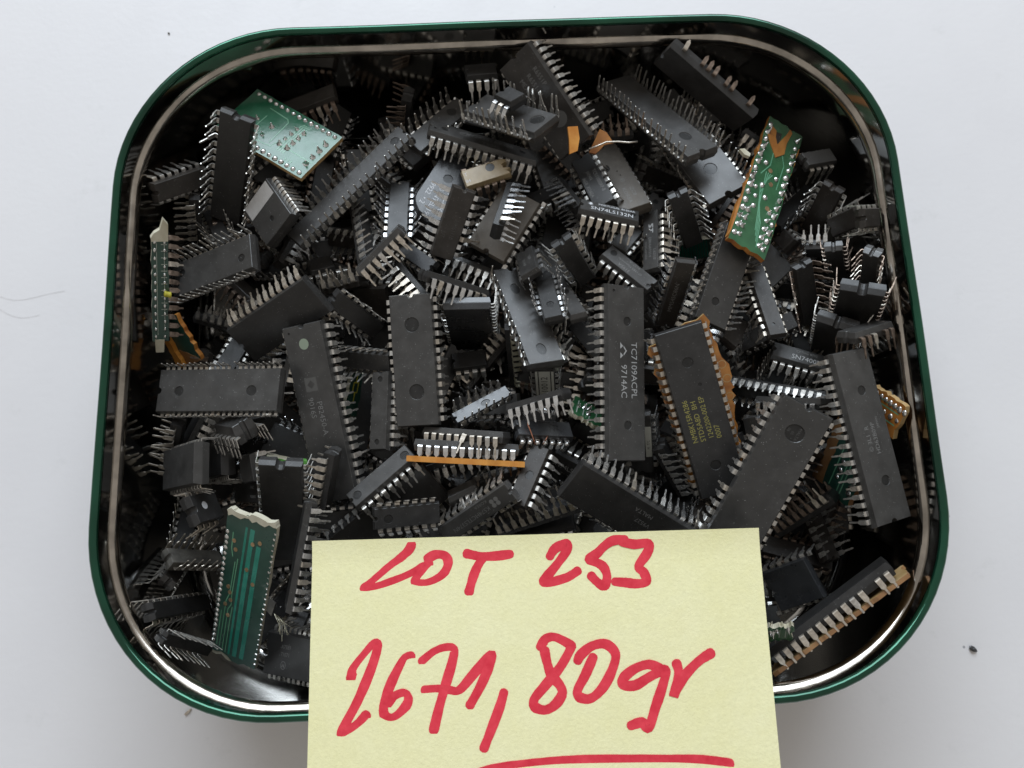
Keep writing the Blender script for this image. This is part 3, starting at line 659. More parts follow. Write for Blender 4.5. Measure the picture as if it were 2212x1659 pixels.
ROWS = [
 ['tc', 40, 2.54, 52.3, 13.6, 3.9, 'T', [31.84, -8.02, 47.66], [0.68, -0.1347, 0.2382, -0.6802], [0.988, 1.012], 'long upright black chip with bold pale two-line lettering right of centre', {'text': [['TC7109ACPL', 2.95, -0.8, 2.5, 'pale'], ['9714AC', 2.95, 2.6, -1.2, 'pale']], 'logo': [-6.4, -1.3, 'tri'], 'dim': [[-15.2, 0.2, 1.4], [15.5, 0.2, 1.4]], 'dot': [-24, -4.6, 0.45], 'mat': 'dust', 'notch': 1}],
 ['nmbk', 40, 2.54, 52.3, 13.6, 3.9, 'T', [53.97, -19.83, 46.11], [0.5962, 0.0991, -0.1792, 0.7763], [0.988, 1.048], 'large black chip printed with four lines of yellow characters on an amber board', {'text': [['NMBK15R4286', 2.1, -1.8, 3.7, 'yellow'], ['STD5A8D  BH', 2.1, -2.3, 1.55, 'yellow'], ['1242200-002 EP', 2.0, -1.8, -0.8, 'yellow'], ['0007', 2.1, -6.8, -2.9, 'yellow']], 'dim': [[15.5, 0, 1.6], [-16.6, 0.2, 1.6], [8.3, -1.6, 0.55]], 'mat': 'black', 'board': 'amber', 'pmat': 'tan'}],
 ['mal', 40, 2.54, 52.3, 13.6, 3.9, 'T', [67.41, -43.54, 50.82], [0.4931, 0.134, 0.1158, -0.8517], [1.029, 1.138], 'large plain black chip running under the top right corner of the note', {'dim': [[-18, 0.2, 2.5]], 'text': [['MALTA', 1.1, -18, 1.0, 'emb'], ['05', 1.0, -17.8, -0.4, 'emb'], ['06', 1.0, -18.2, -1.5, 'emb']], 'mat': 'dust', 'splay': 4}],
 ['hd', 40, 2.54, 52.3, 13.6, 3.9, 'T', [96.38, -30.6, 57.82], [0.6161, 0.1584, 0.0832, 0.7671], [0.927, 0.949], 'long black chip with faint grey lettering leaning by the right wall of the tin', {'text': [['© 3L1  R', 2.1, -0.7, 1.4, 'faint'], ['HD63B09P', 2.1, -0.9, -1.0, 'faint'], ['JAPAN', 1.2, 3.5, -3.0, 'faint']], 'dim': [[-13.6, -0.7, 1.6], [13.6, -0.5, 1.5]], 'mat': 'dust'}],
 ['p82', 40, 2.54, 52.3, 13.6, 3.9, 'T', [-56.78, -15.81, 43.89], [0.7358, 0.198, -0.0031, -0.6476], [1.013, 0.956], 'long black chip with a pale round dot, a grey square emblem and vertical lettering', {'text': [['P82450-A', 2.5, 1.6, 0.9, 'faint'], ['9016S', 2.5, -1.8, -1.8, 'faint']], 'logo': [-8.5, -0.6, 'sq'], 'sticker': ['disc', -20.3, -0.2, 1.6, 'green'], 'notch': 1, 'dot': [-24, -4.5, 0.4], 'mat': 'dust'}],
 ['cen', 30, 2.54, 39.6, 13.6, 3.9, 'T', [-28.92, -1.75, 46.84], [0.7072, 0.1207, 0.0329, -0.6958], [0.985, 0.959], 'plain dark chip with two large round moulding marks at the centre of the tin', {'dim': [[-10.5, 0.1, 2.3], [9.5, 0.3, 2.4]], 'text': [['1', 0.9, -10.4, 0.6, 'emb'], ['95', 0.9, -9.3, 0.2, 'emb']], 'mat': 'dust'}],
 ['malta', 40, 2.54, 52.3, 13.6, 4.2, 'T', [35.67, -50.78, 42.86], [0.294, 0.0798, -0.2794, 0.9106], [0.995, 0.936], 'large dark chip with bright upright pins along its upper edge above the note', {'splay': 30, 'lead': 3.0, 'text': [['MALTA', 1.9, 2.5, -3.2, 'faint'], ['V9527', 1.9, 1.0, -0.2, 'faint'], ['F1P', 1.9, -0.5, 2.8, 'faint']], 'mat': 'black', 'pmat': 'bright'}],
 ['sd8', 28, 1.778, 25.892, 10.2, 3.9, 'B', [-88.67, 28.87, 47.12], [0.0236, 0.976, 0.073, 0.204], [1.194, 1.141], 'upturned dark grey chip with pins in the air beside the leftmost green board', {'dim': [[9.5, 1, 1.1], [-9.5, -1.5, 1.1]], 'mat': 'dust'}],
 ['sd9', 42, 1.778, 38.338, 13.2, 3.9, 'B', [-85.18, -9.46, 48.37], [0.0156, 0.9952, -0.0331, 0.0906], [1.002, 0.997], 'wide upturned grey chip lying level with fine dotted pin rows near the left wall', {'dim': [[-12.2, 0.2, 1.5], [10.5, 0.3, 1.6]], 'mat': 'dust', 'lead': 1.6, 'splay': 2}],
 ['up10', 24, 2.54, 31.98, 13.6, 3.9, 'T', [-69.17, 12.5, 46.44], [0.8931, 0.3455, -0.1414, 0.251], [0.987, 0.956], 'dark chip with a dozen pale pins standing along its slanting edge, left half', {'splay': 42, 'lead': 2.2, 'mat': 'black', 'pmat': 'tan'}],
 ['pcb1', 26, 2.54, 32, 19, 1.5, 'P', [-70.13, 71.64, 48.99], [0.9446, -0.123, -0.0061, -0.3042], [1.066, 1.046], 'green circuit board scrap with solder points shining in skylight, upper left', {'pcb': 'sky', 'under': 1}],
 ['pcbR', 24, 2.54, 41, 12, 1.6, 'P', [79.56, 49.34, 47.8], [0.8366, 0.0277, 0.1943, 0.5114], [1.343, 1.075], 'long green circuit board scrap with amber edges standing at the upper right', {'pcb': 'amber'}],
 ['pcbL', 30, 2.54, 37.5, 13, 1.4, 'P', [-77.0, -65.87, 47.61], [0.5325, 0.2872, 0.1107, -0.7884], [1.296, 1.156], 'dark green circuit board strip with teal traces and a torn white top end, lower left', {'pcb': 'trace'}],
 ['vert', 24, 2.54, 31.98, 4.6, 3.4, 'T', [-105.54, 24.33, 45.5], [0.6798, 0.1663, -0.0434, -0.713], [1.047, 1.011], 'slim dark chip with brown pins set edgewise against the left wall', {'mat': 'black', 'pmat': 'brown', 'splay': 20, 'lead': 1.4}],
 ['pcbV', 24, 2.54, 31, 6, 1.4, 'P', [-101.25, 19.46, 56.03], [0.6181, 0.0998, 0.4173, -0.6587], [1.056, 0.723], 'green board strip standing almost on edge beside the left wall, with a cream torn tip', {'pcb': 'edge'}],
 ['a2', 28, 2.54, 37.06, 8.6, 3.9, 'B', [-84.1, 60.16, 49.26], [0.3234, -0.4808, 0.7604, 0.2935], [1.008, 1.212], 'dark chip seen from below with two long pin columns in the upper left shade', {'mat': 'black', 'splay': 3}],
 ['a3', 20, 1.3, 13.6, 12.6, 4.2, 'T', [-72.33, 46.17, 47.13], [0.8541, 0.1964, -0.1975, -0.4392], [1.212, 1.11], 'stubby chip with a silvery label over half its top and fine pins, upper left', {'sticker': ['rect', -4.0, 0, 4.4, 10.6, 'white'], 'dim': [[2.6, 0.3, 0.8]], 'notch2': 1, 'mat': 'dust'}],
 ['a4', 38, 2.54, 49.76, 7.6, 3.4, 'B', [-48.15, 54.68, 44.98], [0.0794, -0.3694, 0.9152, -0.1404], [0.99, 1.047], 'long bluish upturned chip running diagonally in the upper left with pins along both sides', {'mat': 'dust', 'dim': [[-20, 0, 1.5]], 'splay': 2}],
 ['b2', 28, 2.54, 37.06, 13.6, 3.9, 'T', [13.24, 77.13, 53.41], [0.7829, 0.3959, -0.0817, -0.4729], [0.912, 0.997], 'shaded brown-black chip with three lines of pale lettering at the back wall', {'text': [['R6551P', 2.2, -7.5, 3.6, 'faint'], ['R6551-11', 2.2, -6.2, 0.6, 'faint'], ['MEXICO', 2.2, -6.5, -2.4, 'faint']], 'sticker': ['disc', 7.5, 1.2, 2.7, 'greyd'], 'mat': 'brown'}],
 ['b3', 6, 2.54, 7.6, 6.4, 3.4, 'T', [1.79, 73.11, 62.09], [0.884, -0.2094, -0.1417, -0.3933], [1.002, 1.011], 'tiny dark six-legged chip on top of the pile at the back', {'mat': 'black', 'pmat': 'bright', 'splay': 45, 'lead': 0.5}],
 ['b4', 24, 1.778, 22.336, 9.0, 3.9, 'B', [1.69, 70.04, 56.62], [0.2322, 0.906, -0.3247, 0.1407], [1.268, 1.337], 'upturned grey chip with needle-thin vertical pins at the back, beside the lettered brown one', {'dim': [[8.0, -0.4, 1.8]], 'mat': 'dust', 'splay': 3, 'lead': 4.2}],
 ['b5', 14, 2.54, 19.28, 6.4, 3.4, 'S', [-10.04, 83.81, 32.24], [0.4903, 0.8634, -0.0383, -0.1128], [1.037, 1.026], 'small chip on its side with glinting white pins at the back of the pile', {'mat': 'dust', 'pmat': 'bright'}],
 ['b6', 16, 2.54, 21.82, 6.4, 3.4, 'B', [-21.02, 76.71, 40.92], [0.0482, 0.3994, -0.9086, 0.1126], [1.141, 1.242], 'bluish upturned sixteen-pin chip behind the long slim lettered one', {'dim': [[-5.6, 0.2, 1.4]], 'mat': 'dust'}],
 ['b7', 28, 2.54, 37.06, 7.2, 3.4, 'T', [-7.2, 67.93, 44.53], [0.9411, -0.2963, 0.1487, -0.0671], [0.953, 0.994], 'long slim chip with faint white lettering and shoulders showing along its front, upper middle', {'text': [['W24257AK-20', 2.6, 2.0, 0.9, 'faint'], ['T9342', 2.4, 2.5, -1.9, 'faint']], 'logo': [-6.5, 0.4, 'oval'], 'dim': [[-13.2, 0.2, 1.2], [13.4, 0.3, 1.2]], 'dot': [-16.3, -1, 0.6], 'mat': 'dust'}],
 ['b8', 18, 2.54, 23.5, 13.6, 3.9, 'T', [-19.41, 52.94, 43.6], [0.5065, -0.1616, -0.0052, -0.8469], [1.117, 1.039], 'broken bluish chip with white printed lettering, upper middle', {'text': [['TSC80C5', 2.3, 5.2, 1.9, 'white'], ['© INTEL 199', 2.2, 6.0, -1.0, 'white'], ['9922  • 2', 2.2, 4.4, -3.9, 'white']], 'dim': [[-3.2, -1.0, 1.5]], 'mat': 'satin', 'broken': 2, 'sparse': 1.1}],
 ['b9', 12, 2.54, 15.2, 6.4, 3.4, 'T', [-6.03, 56.69, 46.8], [0.9879, -0.0579, -0.0222, 0.142], [1.004, 1.024], 'short broken chip with a tan reflection on top, upper middle', {'text': [['T', 1.6, -6.3, 1.2, 'white'], ['84', 1.6, -6.2, -1.2, 'white']], 'dim': [[1.5, 1.2, 1.5]], 'mat': 'tan', 'broken': 1, 'pmat': 'brown'}],
 ['b10', 16, 2.54, 21.82, 6.4, 3.4, 'T', [-16.87, 39.55, 50.43], [0.5415, 0.1394, 0.3148, -0.767], [1.033, 1.177], 'brownish sixteen-pin chip with embossed letters left of the tan-topped one', {'text': [['UM61110', 1.5, 1.5, 0.6, 'emb'], ['.UT', 1.5, 3.5, -1.6, 'emb']], 'mat': 'brown', 'splay': 35, 'pmat': 'bright'}],
 ['b11', 14, 2.54, 19.28, 6.4, 3.4, 'S', [-1.29, 42.84, 50.75], [0.5422, 0.2755, -0.6124, -0.5051], [0.987, 0.994], 'chip standing on edge with bright white pins pointing right, upper middle', {'mat': 'black', 'pmat': 'bright', 'splay': 15}],
 ['b12', 20, 2.54, 22, 13.6, 3.9, 'T', [-1.15, 42.19, 41.49], [0.8796, -0.0061, -0.0493, 0.4732], [1.017, 1.009], 'wide chip with a warm brownish reflection on top under the edgewise white-pinned one', {'mat': 'tan2', 'lead': 1.6}],  # warm reflection on this top is painted in by its base colour
 ['c1', 16, 2.54, 21.82, 6.4, 3.4, 'S', [-45.58, 40.48, 39.33], [0.4593, 0.609, -0.581, -0.2839], [1.052, 1.035], 'chip on edge with flat pins pointing right, left of the brownish lettered one', {'mat': 'dust'}],
 ['c2', 14, 2.54, 19.28, 6.4, 3.4, 'S', [-38.41, 31.79, 49.62], [0.1682, 0.3158, -0.4308, -0.8285], [0.975, 0.983], 'slanting chip on edge with seven pins pointing to the lower right', {'mat': 'dust', 'pmat': 'tan'}],
 ['c3', 14, 2.54, 19.28, 6.4, 3.4, 'S', [-28.22, 21.11, 44.21], [0.3643, 0.2476, 0.5887, 0.6778], [0.995, 1.005], 'chip on edge with flat pins pointing to the lower left, above the central chip', {'mat': 'black', 'pmat': 'tan'}],
 ['c4', 14, 2.54, 19.28, 6.4, 3.4, 'T', [-29.41, 32.56, 42.82], [0.3482, -0.1267, -0.0018, 0.9288], [0.906, 0.783], 'half-buried satin chip left of centre, under a comb of flat pins', {'mat': 'satin'}],
 ['c5', 16, 2.54, 21.82, 6.4, 3.4, 'S', [-16.96, 20.86, 47.93], [0.7986, -0.5115, 0.2915, 0.1251], [0.997, 1.0], 'dark chip on its side with mirror-bright pin shoulders above the centre', {'mat': 'black', 'pmat': 'bright', 'splay': 0}],
 ['c6', 28, 2.54, 37.06, 13.6, 3.9, 'T', [-13.08, 13.14, 31.0], [0.5184, 0.4869, 0.4704, -0.5225], [0.982, 1.06], 'wide chip on end with its smooth end face up, right of the central chip', {'mat': 'satin', 'notch': -1}],
 ['c7', 8, 2.54, 11, 6.4, 3.4, 'T', [-13.87, 2.31, 26.5], [0.9856, -0.1595, 0.0114, 0.0544], [1.036, 1.002], 'small dark chip low between the central chip and the diagonal upturned one', {'mat': 'black'}],
 ['c8', 24, 2.54, 31.98, 13.6, 3.9, 'B', [4.44, 10.99, 44.31], [0.211, 0.7662, -0.606, 0.034], [1.158, 0.843], 'upturned grey chip lying diagonally right of centre with diamond-like pins along its left edge', {'dim': [[11.5, 0.2, 1.8], [-8.5, 1, 1.8]], 'mat': 'dust'}],
 ['c9a', 8, 2.54, 11.66, 6.4, 3.4, 'T', [5.79, 27.13, 46.22], [0.7437, -0.002, -0.3561, -0.5658], [1.001, 1.015], 'tiny grey chip with faint digits tipped on top of the pile, upper right of centre', {'text': [['S2F', 1.2, -0.6, 1.2, 'faint'], ['15 9/9', 1.2, 0.4, -0.8, 'faint']], 'mat': 'dust', 'pmat': 'bright'}],
 ['c9b', 16, 2.54, 21.82, 6.4, 3.4, 'B', [11.13, 16.18, 46.88], [0.1414, 0.7285, -0.6301, 0.2288], [0.994, 0.917], 'upturned dark chip with curved bright pins lying across the diagonal grey one', {'mat': 'black', 'dim': [[5, 0, 1.3]], 'pmat': 'bright', 'splay': 12}],
 ['c10', 14, 2.54, 19.28, 6.4, 3.4, 'T', [19.43, 27.44, 47.11], [0.7893, 0.3199, 0.3338, -0.404], [0.996, 1.067], 'dark chip with ragged broken edges right of the tiny tipped one', {'mat': 'black', 'ragged': 1}],
 ['c24', 16, 2.54, 21.82, 6.4, 3.4, 'T', [16.94, 16.13, 43.75], [0.7508, -0.2487, -0.2365, -0.5644], [0.997, 0.843], 'narrow grey chip with a ringed mark left of the long upright lettered chip', {'dim': [[-2.5, 0.3, 1.6]], 'text': [['T747', 1.4, 5.5, 0, 'emb']], 'mat': 'dust'}],
 ['c11', 28, 2.54, 37.06, 13.6, 3.9, 'T', [16.85, 39.69, 25.41], [0.5893, -0.2507, -0.1635, -0.7505], [1.016, 0.944], 'wide dusty dark chip lying low behind the ragged-edged one', {'mat': 'dust'}],
 ['c12', 14, 2.54, 19.28, 6.4, 3.4, 'T', [30.38, 40.99, 49.39], [0.9504, -0.286, 0.0707, -0.0999], [0.971, 0.982], 'chip printed with clear white lettering in two lines, upper right of centre', {'text': [['PORTUGAL 8636AR', 1.35, 2.2, 1.7, 'white'], ['SN74LS132N', 2.5, 0.8, -0.9, 'white']], 'logo': [-6.2, 1.3, 'ti'], 'notch': 1, 'dim': [[7.6, 0.4, 0.9]], 'mat': 'dust', 'pmat': 'tan'}],
 ['c13', 14, 2.54, 19.28, 6.4, 3.4, 'T', [35.81, 24.37, 45.08], [0.3721, 0.0493, 0.2027, 0.9045], [0.96, 0.991], 'slanting grey chip with upside-down faint lettering below the white-lettered one', {'text': [['3195A', 1.7, 1.2, 1.6, 'faint'], ['© 1985 Nanoredo', 1.25, 0.2, -0.3, 'faint'], ['9137  A', 1.3, -0.6, -2.0, 'faint']], 'dim': [[-8.3, 1.2, 0.7], [7, -0.6, 1.2]], 'mat': 'dust'}],
 ['c14', 16, 2.54, 21.82, 6.4, 3.4, 'T', [44.5, 34.26, 42.66], [0.6571, 0.1437, -0.2776, -0.6859], [0.978, 0.869], 'upright chip with a grey emblem and fine lettering, upper right of centre', {'text': [['L6210', 1.6, 5.5, 1.5, 'faint'], ['E88AA9314', 1.5, 2.6, -0.2, 'faint'], ['SINGAPORE', 1.2, 3.6, -1.8, 'faint']], 'logo': [-4.2, 0.2, 'st'], 'mat': 'dust', 'pmat': 'tan', 'splay': 35}],
 ['c15', 18, 2.54, 24.36, 6.4, 3.4, 'T', [49.67, 17.21, 44.13], [0.6861, 0.3397, -0.2745, 0.5817], [0.969, 0.959], 'chip with a bright white pin comb down its left edge and faint lettering', {'text': [['MM54SC86N', 1.9, -0.8, 0.5, 'faint']], 'mat': 'brown', 'pmat': 'bright'}],
 ['c16', 32, 1.778, 29.448, 10.2, 3.9, 'B', [63.51, 20.05, 48.84], [0.0527, 0.557, -0.8115, -0.1687], [1.049, 1.106], 'upturned grey chip with two dense rows of thin pins below the amber-edged board', {'dim': [[8, 0.7, 1.2]], 'mat': 'dust', 'splay': 6, 'lead': 3.6}],
 ['c17', 20, 2.54, 26.9, 6.4, 3.4, 'T', [76.21, 13.3, 45.55], [0.7452, -0.0815, -0.079, -0.6571], [0.96, 0.862], 'slim dark chip with rounded pin shoulders down its left side, right half', {'mat': 'brown', 'pmat': 'tan', 'dim': [[9.5, -0.5, 0.6]]}],
 ['d1', 14, 2.54, 14, 13.6, 3.9, 'T', [81.16, 27.02, 36.14], [0.3443, -0.2081, -0.0314, -0.9149], [1.035, 0.853], 'wide dark grey chip with square pin gaps under the foot of the amber-edged board', {'mat': 'dust'}],
 ['d2', 16, 2.54, 21.82, 6.4, 3.4, 'B', [88.72, 15.43, 45.47], [0.2186, -0.7769, 0.4869, 0.3341], [0.997, 0.969], 'dark upright chip with hooked pins on both sides, right half', {'mat': 'black', 'splay': 25, 'pmat': 'brown'}],
 ['d3', 14, 2.54, 19.28, 6.4, 3.4, 'T', [101.55, 27.46, 39.76], [0.5907, 0.5905, 0.3173, -0.4491], [0.997, 0.845], 'short grey block-like chip on end near the right wall', {'mat': 'dust', 'pmat': 'brown', 'splay': 4, 'lead': 1.8}],
 ['d4', 12, 2.54, 16.740000000000002, 6.4, 3.4, 'B', [103.56, 17.93, 58.53], [0.6474, -0.4602, 0.5885, 0.151], [0.935, 0.778], 'grey chip against the right wall with thin pins pointing left', {'mat': 'dust', 'lead': 1.8, 'pmat': 'brown'}],
 ['d5', 16, 2.54, 21.82, 13.6, 3.9, 'T', [100.04, 8.45, 54.63], [0.5069, 0.5922, 0.308, -0.5454], [0.946, 0.895], 'black chip on end with a round notch in its upper edge by the right wall', {'notch': 2, 'mat': 'black', 'pmat': 'brown'}],
 ['d6', 24, 2.54, 31.98, 13.6, 3.9, 'T', [98.22, 2.79, 39.25], [0.4359, 0.6707, 0.295, -0.5227], [0.981, 0.881], 'dark chip on end with a grey upper edge, above the long faintly lettered right one', {'mat': 'black'}],
 ['d7', 12, 2.54, 16.740000000000002, 6.4, 3.4, 'S', [99.32, -1.08, 58.53], [0.8084, -0.5269, 0.0915, 0.2459], [0.981, 1.0], 'chip on its side with tapering dark pins hanging down at the right wall', {'mat': 'dust', 'pmat': 'brown'}],
 ['d8', 14, 2.54, 19.28, 6.4, 3.4, 'T', [86.33, -4.2, 40.86], [0.9536, -0.2301, -0.0189, -0.1931], [0.886, 0.988], 'small chip with white numerals half under the long faintly lettered right one', {'text': [['CPTUG 8702', 1.3, 1.8, 1.5, 'faint'], ['SN7400N', 2.6, 2.2, -1.0, 'pale']], 'notch': 1, 'mat': 'dust'}],
 ['pcbO', 10, 2.54, 10.5, 8, 1.6, 'P', [104.69, -23.14, 53.26], [0.7707, 0.2628, -0.5193, -0.2594], [1.12, 1.341], 'amber board scrap with a soldered strip jutting out at the right wall', {'pcb': 'amber2'}],
 ['pcbG', 14, 2.54, 17, 12, 1.5, 'P', [97.66, -35.47, 38.07], [0.3136, 0.5036, -0.3395, -0.7299], [1.133, 1.674], 'green board scrap with orange-brown flux between two long chips on the right', {'pcb': 'flux'}],
 ['r1', 16, 2.54, 21.82, 6.4, 3.4, 'S', [80.78, -18.61, 46.84], [0.6914, -0.5811, -0.2437, -0.3534], [0.984, 0.993], 'chip on its side with white downward pins behind the plain black chip, right', {'mat': 'dust', 'pmat': 'bright', 'splay': 0}],
 ['r2', 24, 2.54, 31.98, 6.4, 3.4, 'B', [79.51, -13.73, 38.1], [0.5377, -0.8072, 0.0176, -0.2428], [0.869, 0.996], 'long dark chip with a line of short arrow-like pins, right half', {'mat': 'black', 'splay': 10, 'lead': 1.0}],
 ['r3', 14, 2.54, 15, 13.6, 3.9, 'T', [73.25, -28.18, 44.06], [0.618, 0.4337, -0.3172, -0.5739], [0.955, 1.0], 'black chip on end half under the plain black one, right half', {'mat': 'black'}],
 ['u1', 42, 1.778, 38.338, 11.5, 3.9, 'B', [47.01, 72.21, 49.6], [0.0587, 0.4814, 0.8444, -0.2276], [1.131, 1.112], 'long upturned chip with thin vertical pins and a round mark, upper right', {'dim': [[-11.5, 0.2, 1.8]], 'mat': 'dust', 'splay': 2, 'lead': 3.6}],
 ['u2', 42, 1.778, 38.338, 13.2, 3.9, 'B', [58.85, 65.67, 42.65], [0.0974, 0.5275, 0.8438, -0.0185], [1.145, 1.095], 'wide grey upturned chip with a ringed mark under the long thin-pinned one, upper right', {'dim': [[-9.5, 0.2, 1.9]], 'mat': 'dust'}],
 ['u3', 28, 2.54, 37.06, 13.6, 3.9, 'T', [62.84, 81.37, 52.11], [0.6485, 0.6839, -0.0963, -0.3201], [0.923, 0.877], 'dark shaded chip with only a few stubby pins near the right back corner', {'mat': 'black', 'lead': 0.3, 'sparse': 0.5, 'pmat': 'brown'}],
 ['u4', 16, 2.54, 21.82, 6.4, 3.4, 'T', [27.4, 54.71, 42.71], [0.7966, 0.0229, -0.2279, -0.5594], [1.032, 1.144], 'dark chip with engraved grey lettering under the orange flake, upper right of centre', {'text': [['TC511000AP-8', 1.5, 1.2, 1.5, 'faint'], ['JAPAN', 1.3, -2.0, -0.2, 'faint'], ['8650  XOAEA', 1.4, 2.0, -1.9, 'faint']], 'mat': 'black'}],
 ['u5', 24, 2.54, 31.98, 13.6, 3.9, 'T', [35.87, 57.41, 38.35], [0.781, -0.112, -0.181, -0.5871], [1.002, 0.741], 'warm grey chip with a round emblem and scratched lettering, upper right of centre', {'dim': [[-5, -3.2, 1.8], [-2.2, 0.6, 0.3], [0, 1.0, 0.3]], 'logo': [2.5, 0.7, 'm'], 'text': [['ZC8', 2.2, 8.6, 2.4, 'faint'], ['KOREA', 2.2, 9.6, -0.7, 'faint']], 'mat': 'tan2'}],
 ['u8', 20, 2.54, 26.9, 6.4, 3.4, 'B', [41.63, 42.88, 36.6], [0.1053, 0.4359, -0.889, 0.0927], [1.015, 1.001], 'bluish chip lying low and slanting beneath the emblem chip', {'mat': 'dust', 'dim': [[-10, 0, 0.9]]}],
 ['u9', 16, 2.54, 21.82, 6.4, 3.4, 'B', [54.57, 40.77, 45.26], [0.3692, -0.7388, 0.4632, 0.3215], [0.991, 0.971], 'black upturned chip with thin hooked pins left of the amber-edged board', {'mat': 'black', 'splay': 22}],
 ['pcbS', 8, 2.54, 9, 9, 1.6, 'P', [60.14, 36.29, 30.21], [0.6257, 0.4867, 0.4211, -0.4408], [1.272, 1.143], 'striped green board piece with a pale edge low under the amber-edged board', {'pcb': 'stripe'}],
 ['u11', 20, 2.54, 26.9, 6.4, 3.4, 'T', [52.6, 64.35, 23.57], [0.8573, 0.3035, 0.4092, -0.0738], [1.001, 0.901], 'very dark chip with faint brown lettering deep under the upturned wide one', {'mat': 'brown', 'text': [['TMS27C64', 1.6, 0, 1.0, 'emb'], ['JAPAN 88', 1.4, 0, -1.2, 'emb']]}],
 ['t4a', 14, 2.54, 19.28, 6.4, 3.4, 'B', [100.88, 46.18, 36.53], [0.5467, -0.3853, 0.7281, 0.1499], [1.002, 1.118], 'brown-black upturned chip with pale pins right of the amber-edged board', {'mat': 'brown'}],
 ['t4b', 12, 2.54, 13, 6.4, 3.4, 'T', [104.09, 37.92, 45.35], [0.7811, 0.1761, -0.595, 0.0703], [1.012, 0.994], 'shaded brown chip beside the brown-black upturned one at the right', {'mat': 'brown'}],
 ['t4c', 8, 2.54, 11.66, 6.4, 3.4, 'T', [99.08, 60.72, 41.22], [0.9789, -0.1199, 0.0955, 0.1349], [0.968, 0.889], 'small shaded grey chip right of the top of the amber-edged board', {'mat': 'dust'}],
 ['t4d', 6, 2.54, 7.6, 6.4, 3.4, 'T', [88.58, 35.81, 35.21], [0.7596, 0.0634, -0.447, -0.4682], [1.0, 0.838], 'little square dark chip touching the foot of the amber-edged board', {'mat': 'brown'}],
 ['t4e', 8, 2.54, 7, 6.4, 3.4, 'T', [98.75, 34.58, 31.69], [0.7325, 0.6523, -0.1809, 0.072], [0.85, 1.001], 'small pale grey chip with stripes just left of the block-like one', {'mat': 'dust'}],
 ['w1', 22, 1.778, 20, 13, 4.6, 'T', [-95.15, -30.8, 46.25], [0.9273, 0.0089, -0.3742, 0.0099], [1.007, 0.934], 'block-like grey chip with thin pins fanned above it at the left wall', {'mat': 'dust'}],
 ['w2', 22, 1.778, 20, 13, 4.4, 'T', [-90.32, -25.87, 34.3], [0.8864, 0.0459, -0.4607, -0.0028], [1.048, 1.058], 'dark chip tucked behind the block-like grey one at the left', {'mat': 'black'}],
 ['w3', 14, 2.54, 12, 6.4, 6, 'T', [-80.47, -20.73, 47.83], [0.2663, -0.2945, 0.3853, 0.833], [1.0, 1.084], 'grey chip end with a sloping top below the wide level grey chip', {'mat': 'dust'}],
 ['w4', 8, 2.54, 9, 6.4, 3.4, 'T', [-77.45, -31.35, 43.25], [0.6914, 0.3103, -0.1444, -0.6362], [0.936, 1.002], 'small dark chip on a comb of fine pins, left half', {'mat': 'dust'}],
 ['w5', 8, 2.54, 11.66, 8.6, 3.9, 'T', [-89.96, -42.93, 46.26], [0.7992, -0.0702, 0.5676, 0.185], [0.998, 1.027], 'small black chip with a shining white dot and three pins, lower left', {'mat': 'black', 'sticker': ['disc', -0.9, 0.5, 1.1, 'white'], 'pmat': 'tan'}],
 ['w6a', 28, 2.54, 37.06, 13.6, 3.9, 'T', [-67.5, -43.96, 43.15], [0.6064, 0.2553, 0.31, -0.6863], [1.013, 0.888], 'black chip with a half-round notch in its bluish upper end, lower left', {'notch': 2, 'mat': 'black'}],
 ['w6b', 24, 2.54, 31.98, 6.4, 3.4, 'S', [-61.59, -57.0, 46.57], [0.4543, 0.4264, -0.3757, -0.686], [0.99, 0.997], 'chip on edge with a column of pale pins beside the left edge of the note', {'mat': 'dust', 'pmat': 'bright', 'splay': 0}],
 ['w7', 14, 2.54, 19.28, 6.4, 3.4, 'S', [-54.33, -36.16, 46.6], [0.5562, -0.2454, 0.6486, -0.458], [1.003, 1.002], 'chip on edge with seven pale pins pointing left, below the round-dotted chip', {'mat': 'black', 'pmat': 'tan', 'splay': 4}],
 ['pcbW', 4, 2.54, 11, 4, 1.0, 'P', [-67.91, -29.13, 41.96], [0.8128, -0.5594, 0.1615, -0.0204], [0.934, 1.0], 'white splinter of board with a green tip above the notched chip', {'pcb': 'white'}],
 ['w10', 16, 2.54, 21.82, 6.4, 3.4, 'B', [-103.33, -46.55, 22.48], [0.3341, 0.6507, -0.6776, 0.0765], [1.011, 0.847], 'dark chip standing low at the left behind the white-dotted chip', {'mat': 'black'}],
 ['w11', 14, 2.54, 19.28, 6.4, 3.4, 'S', [-97.43, -56.79, 30.78], [0.3144, 0.8152, 0.1507, -0.4626], [0.992, 0.982], 'dusty dirty chip lying on its side with short pins up, low at the left', {'mat': 'dirty', 'pmat': 'tan'}],
 ['w12', 28, 1.778, 25.892, 10.2, 3.9, 'T', [-62.72, -85.47, 36.03], [0.9726, 0.0134, -0.2211, -0.0708], [1.005, 1.219], 'dark chip with tiny grey digits and dense pins low beside the note', {'text': [['A7589', 1.3, -5.3, 1.9, 'faint'], ['71071', 1.3, -5.3, 0.2, 'faint']], 'logo': [-5.6, -2.2, 'm'], 'mat': 'black'}],
 ['x2', 18, 2.54, 24.36, 6.4, 3.4, 'T', [-39.19, -15.88, 43.11], [0.6625, 0.188, -0.1564, -0.708], [0.967, 0.997], 'narrow grey chip with two small ring marks left of the central chip', {'dim': [[-9.6, 0, 0.9], [9.6, -0.3, 0.9]], 'mat': 'dust'}],
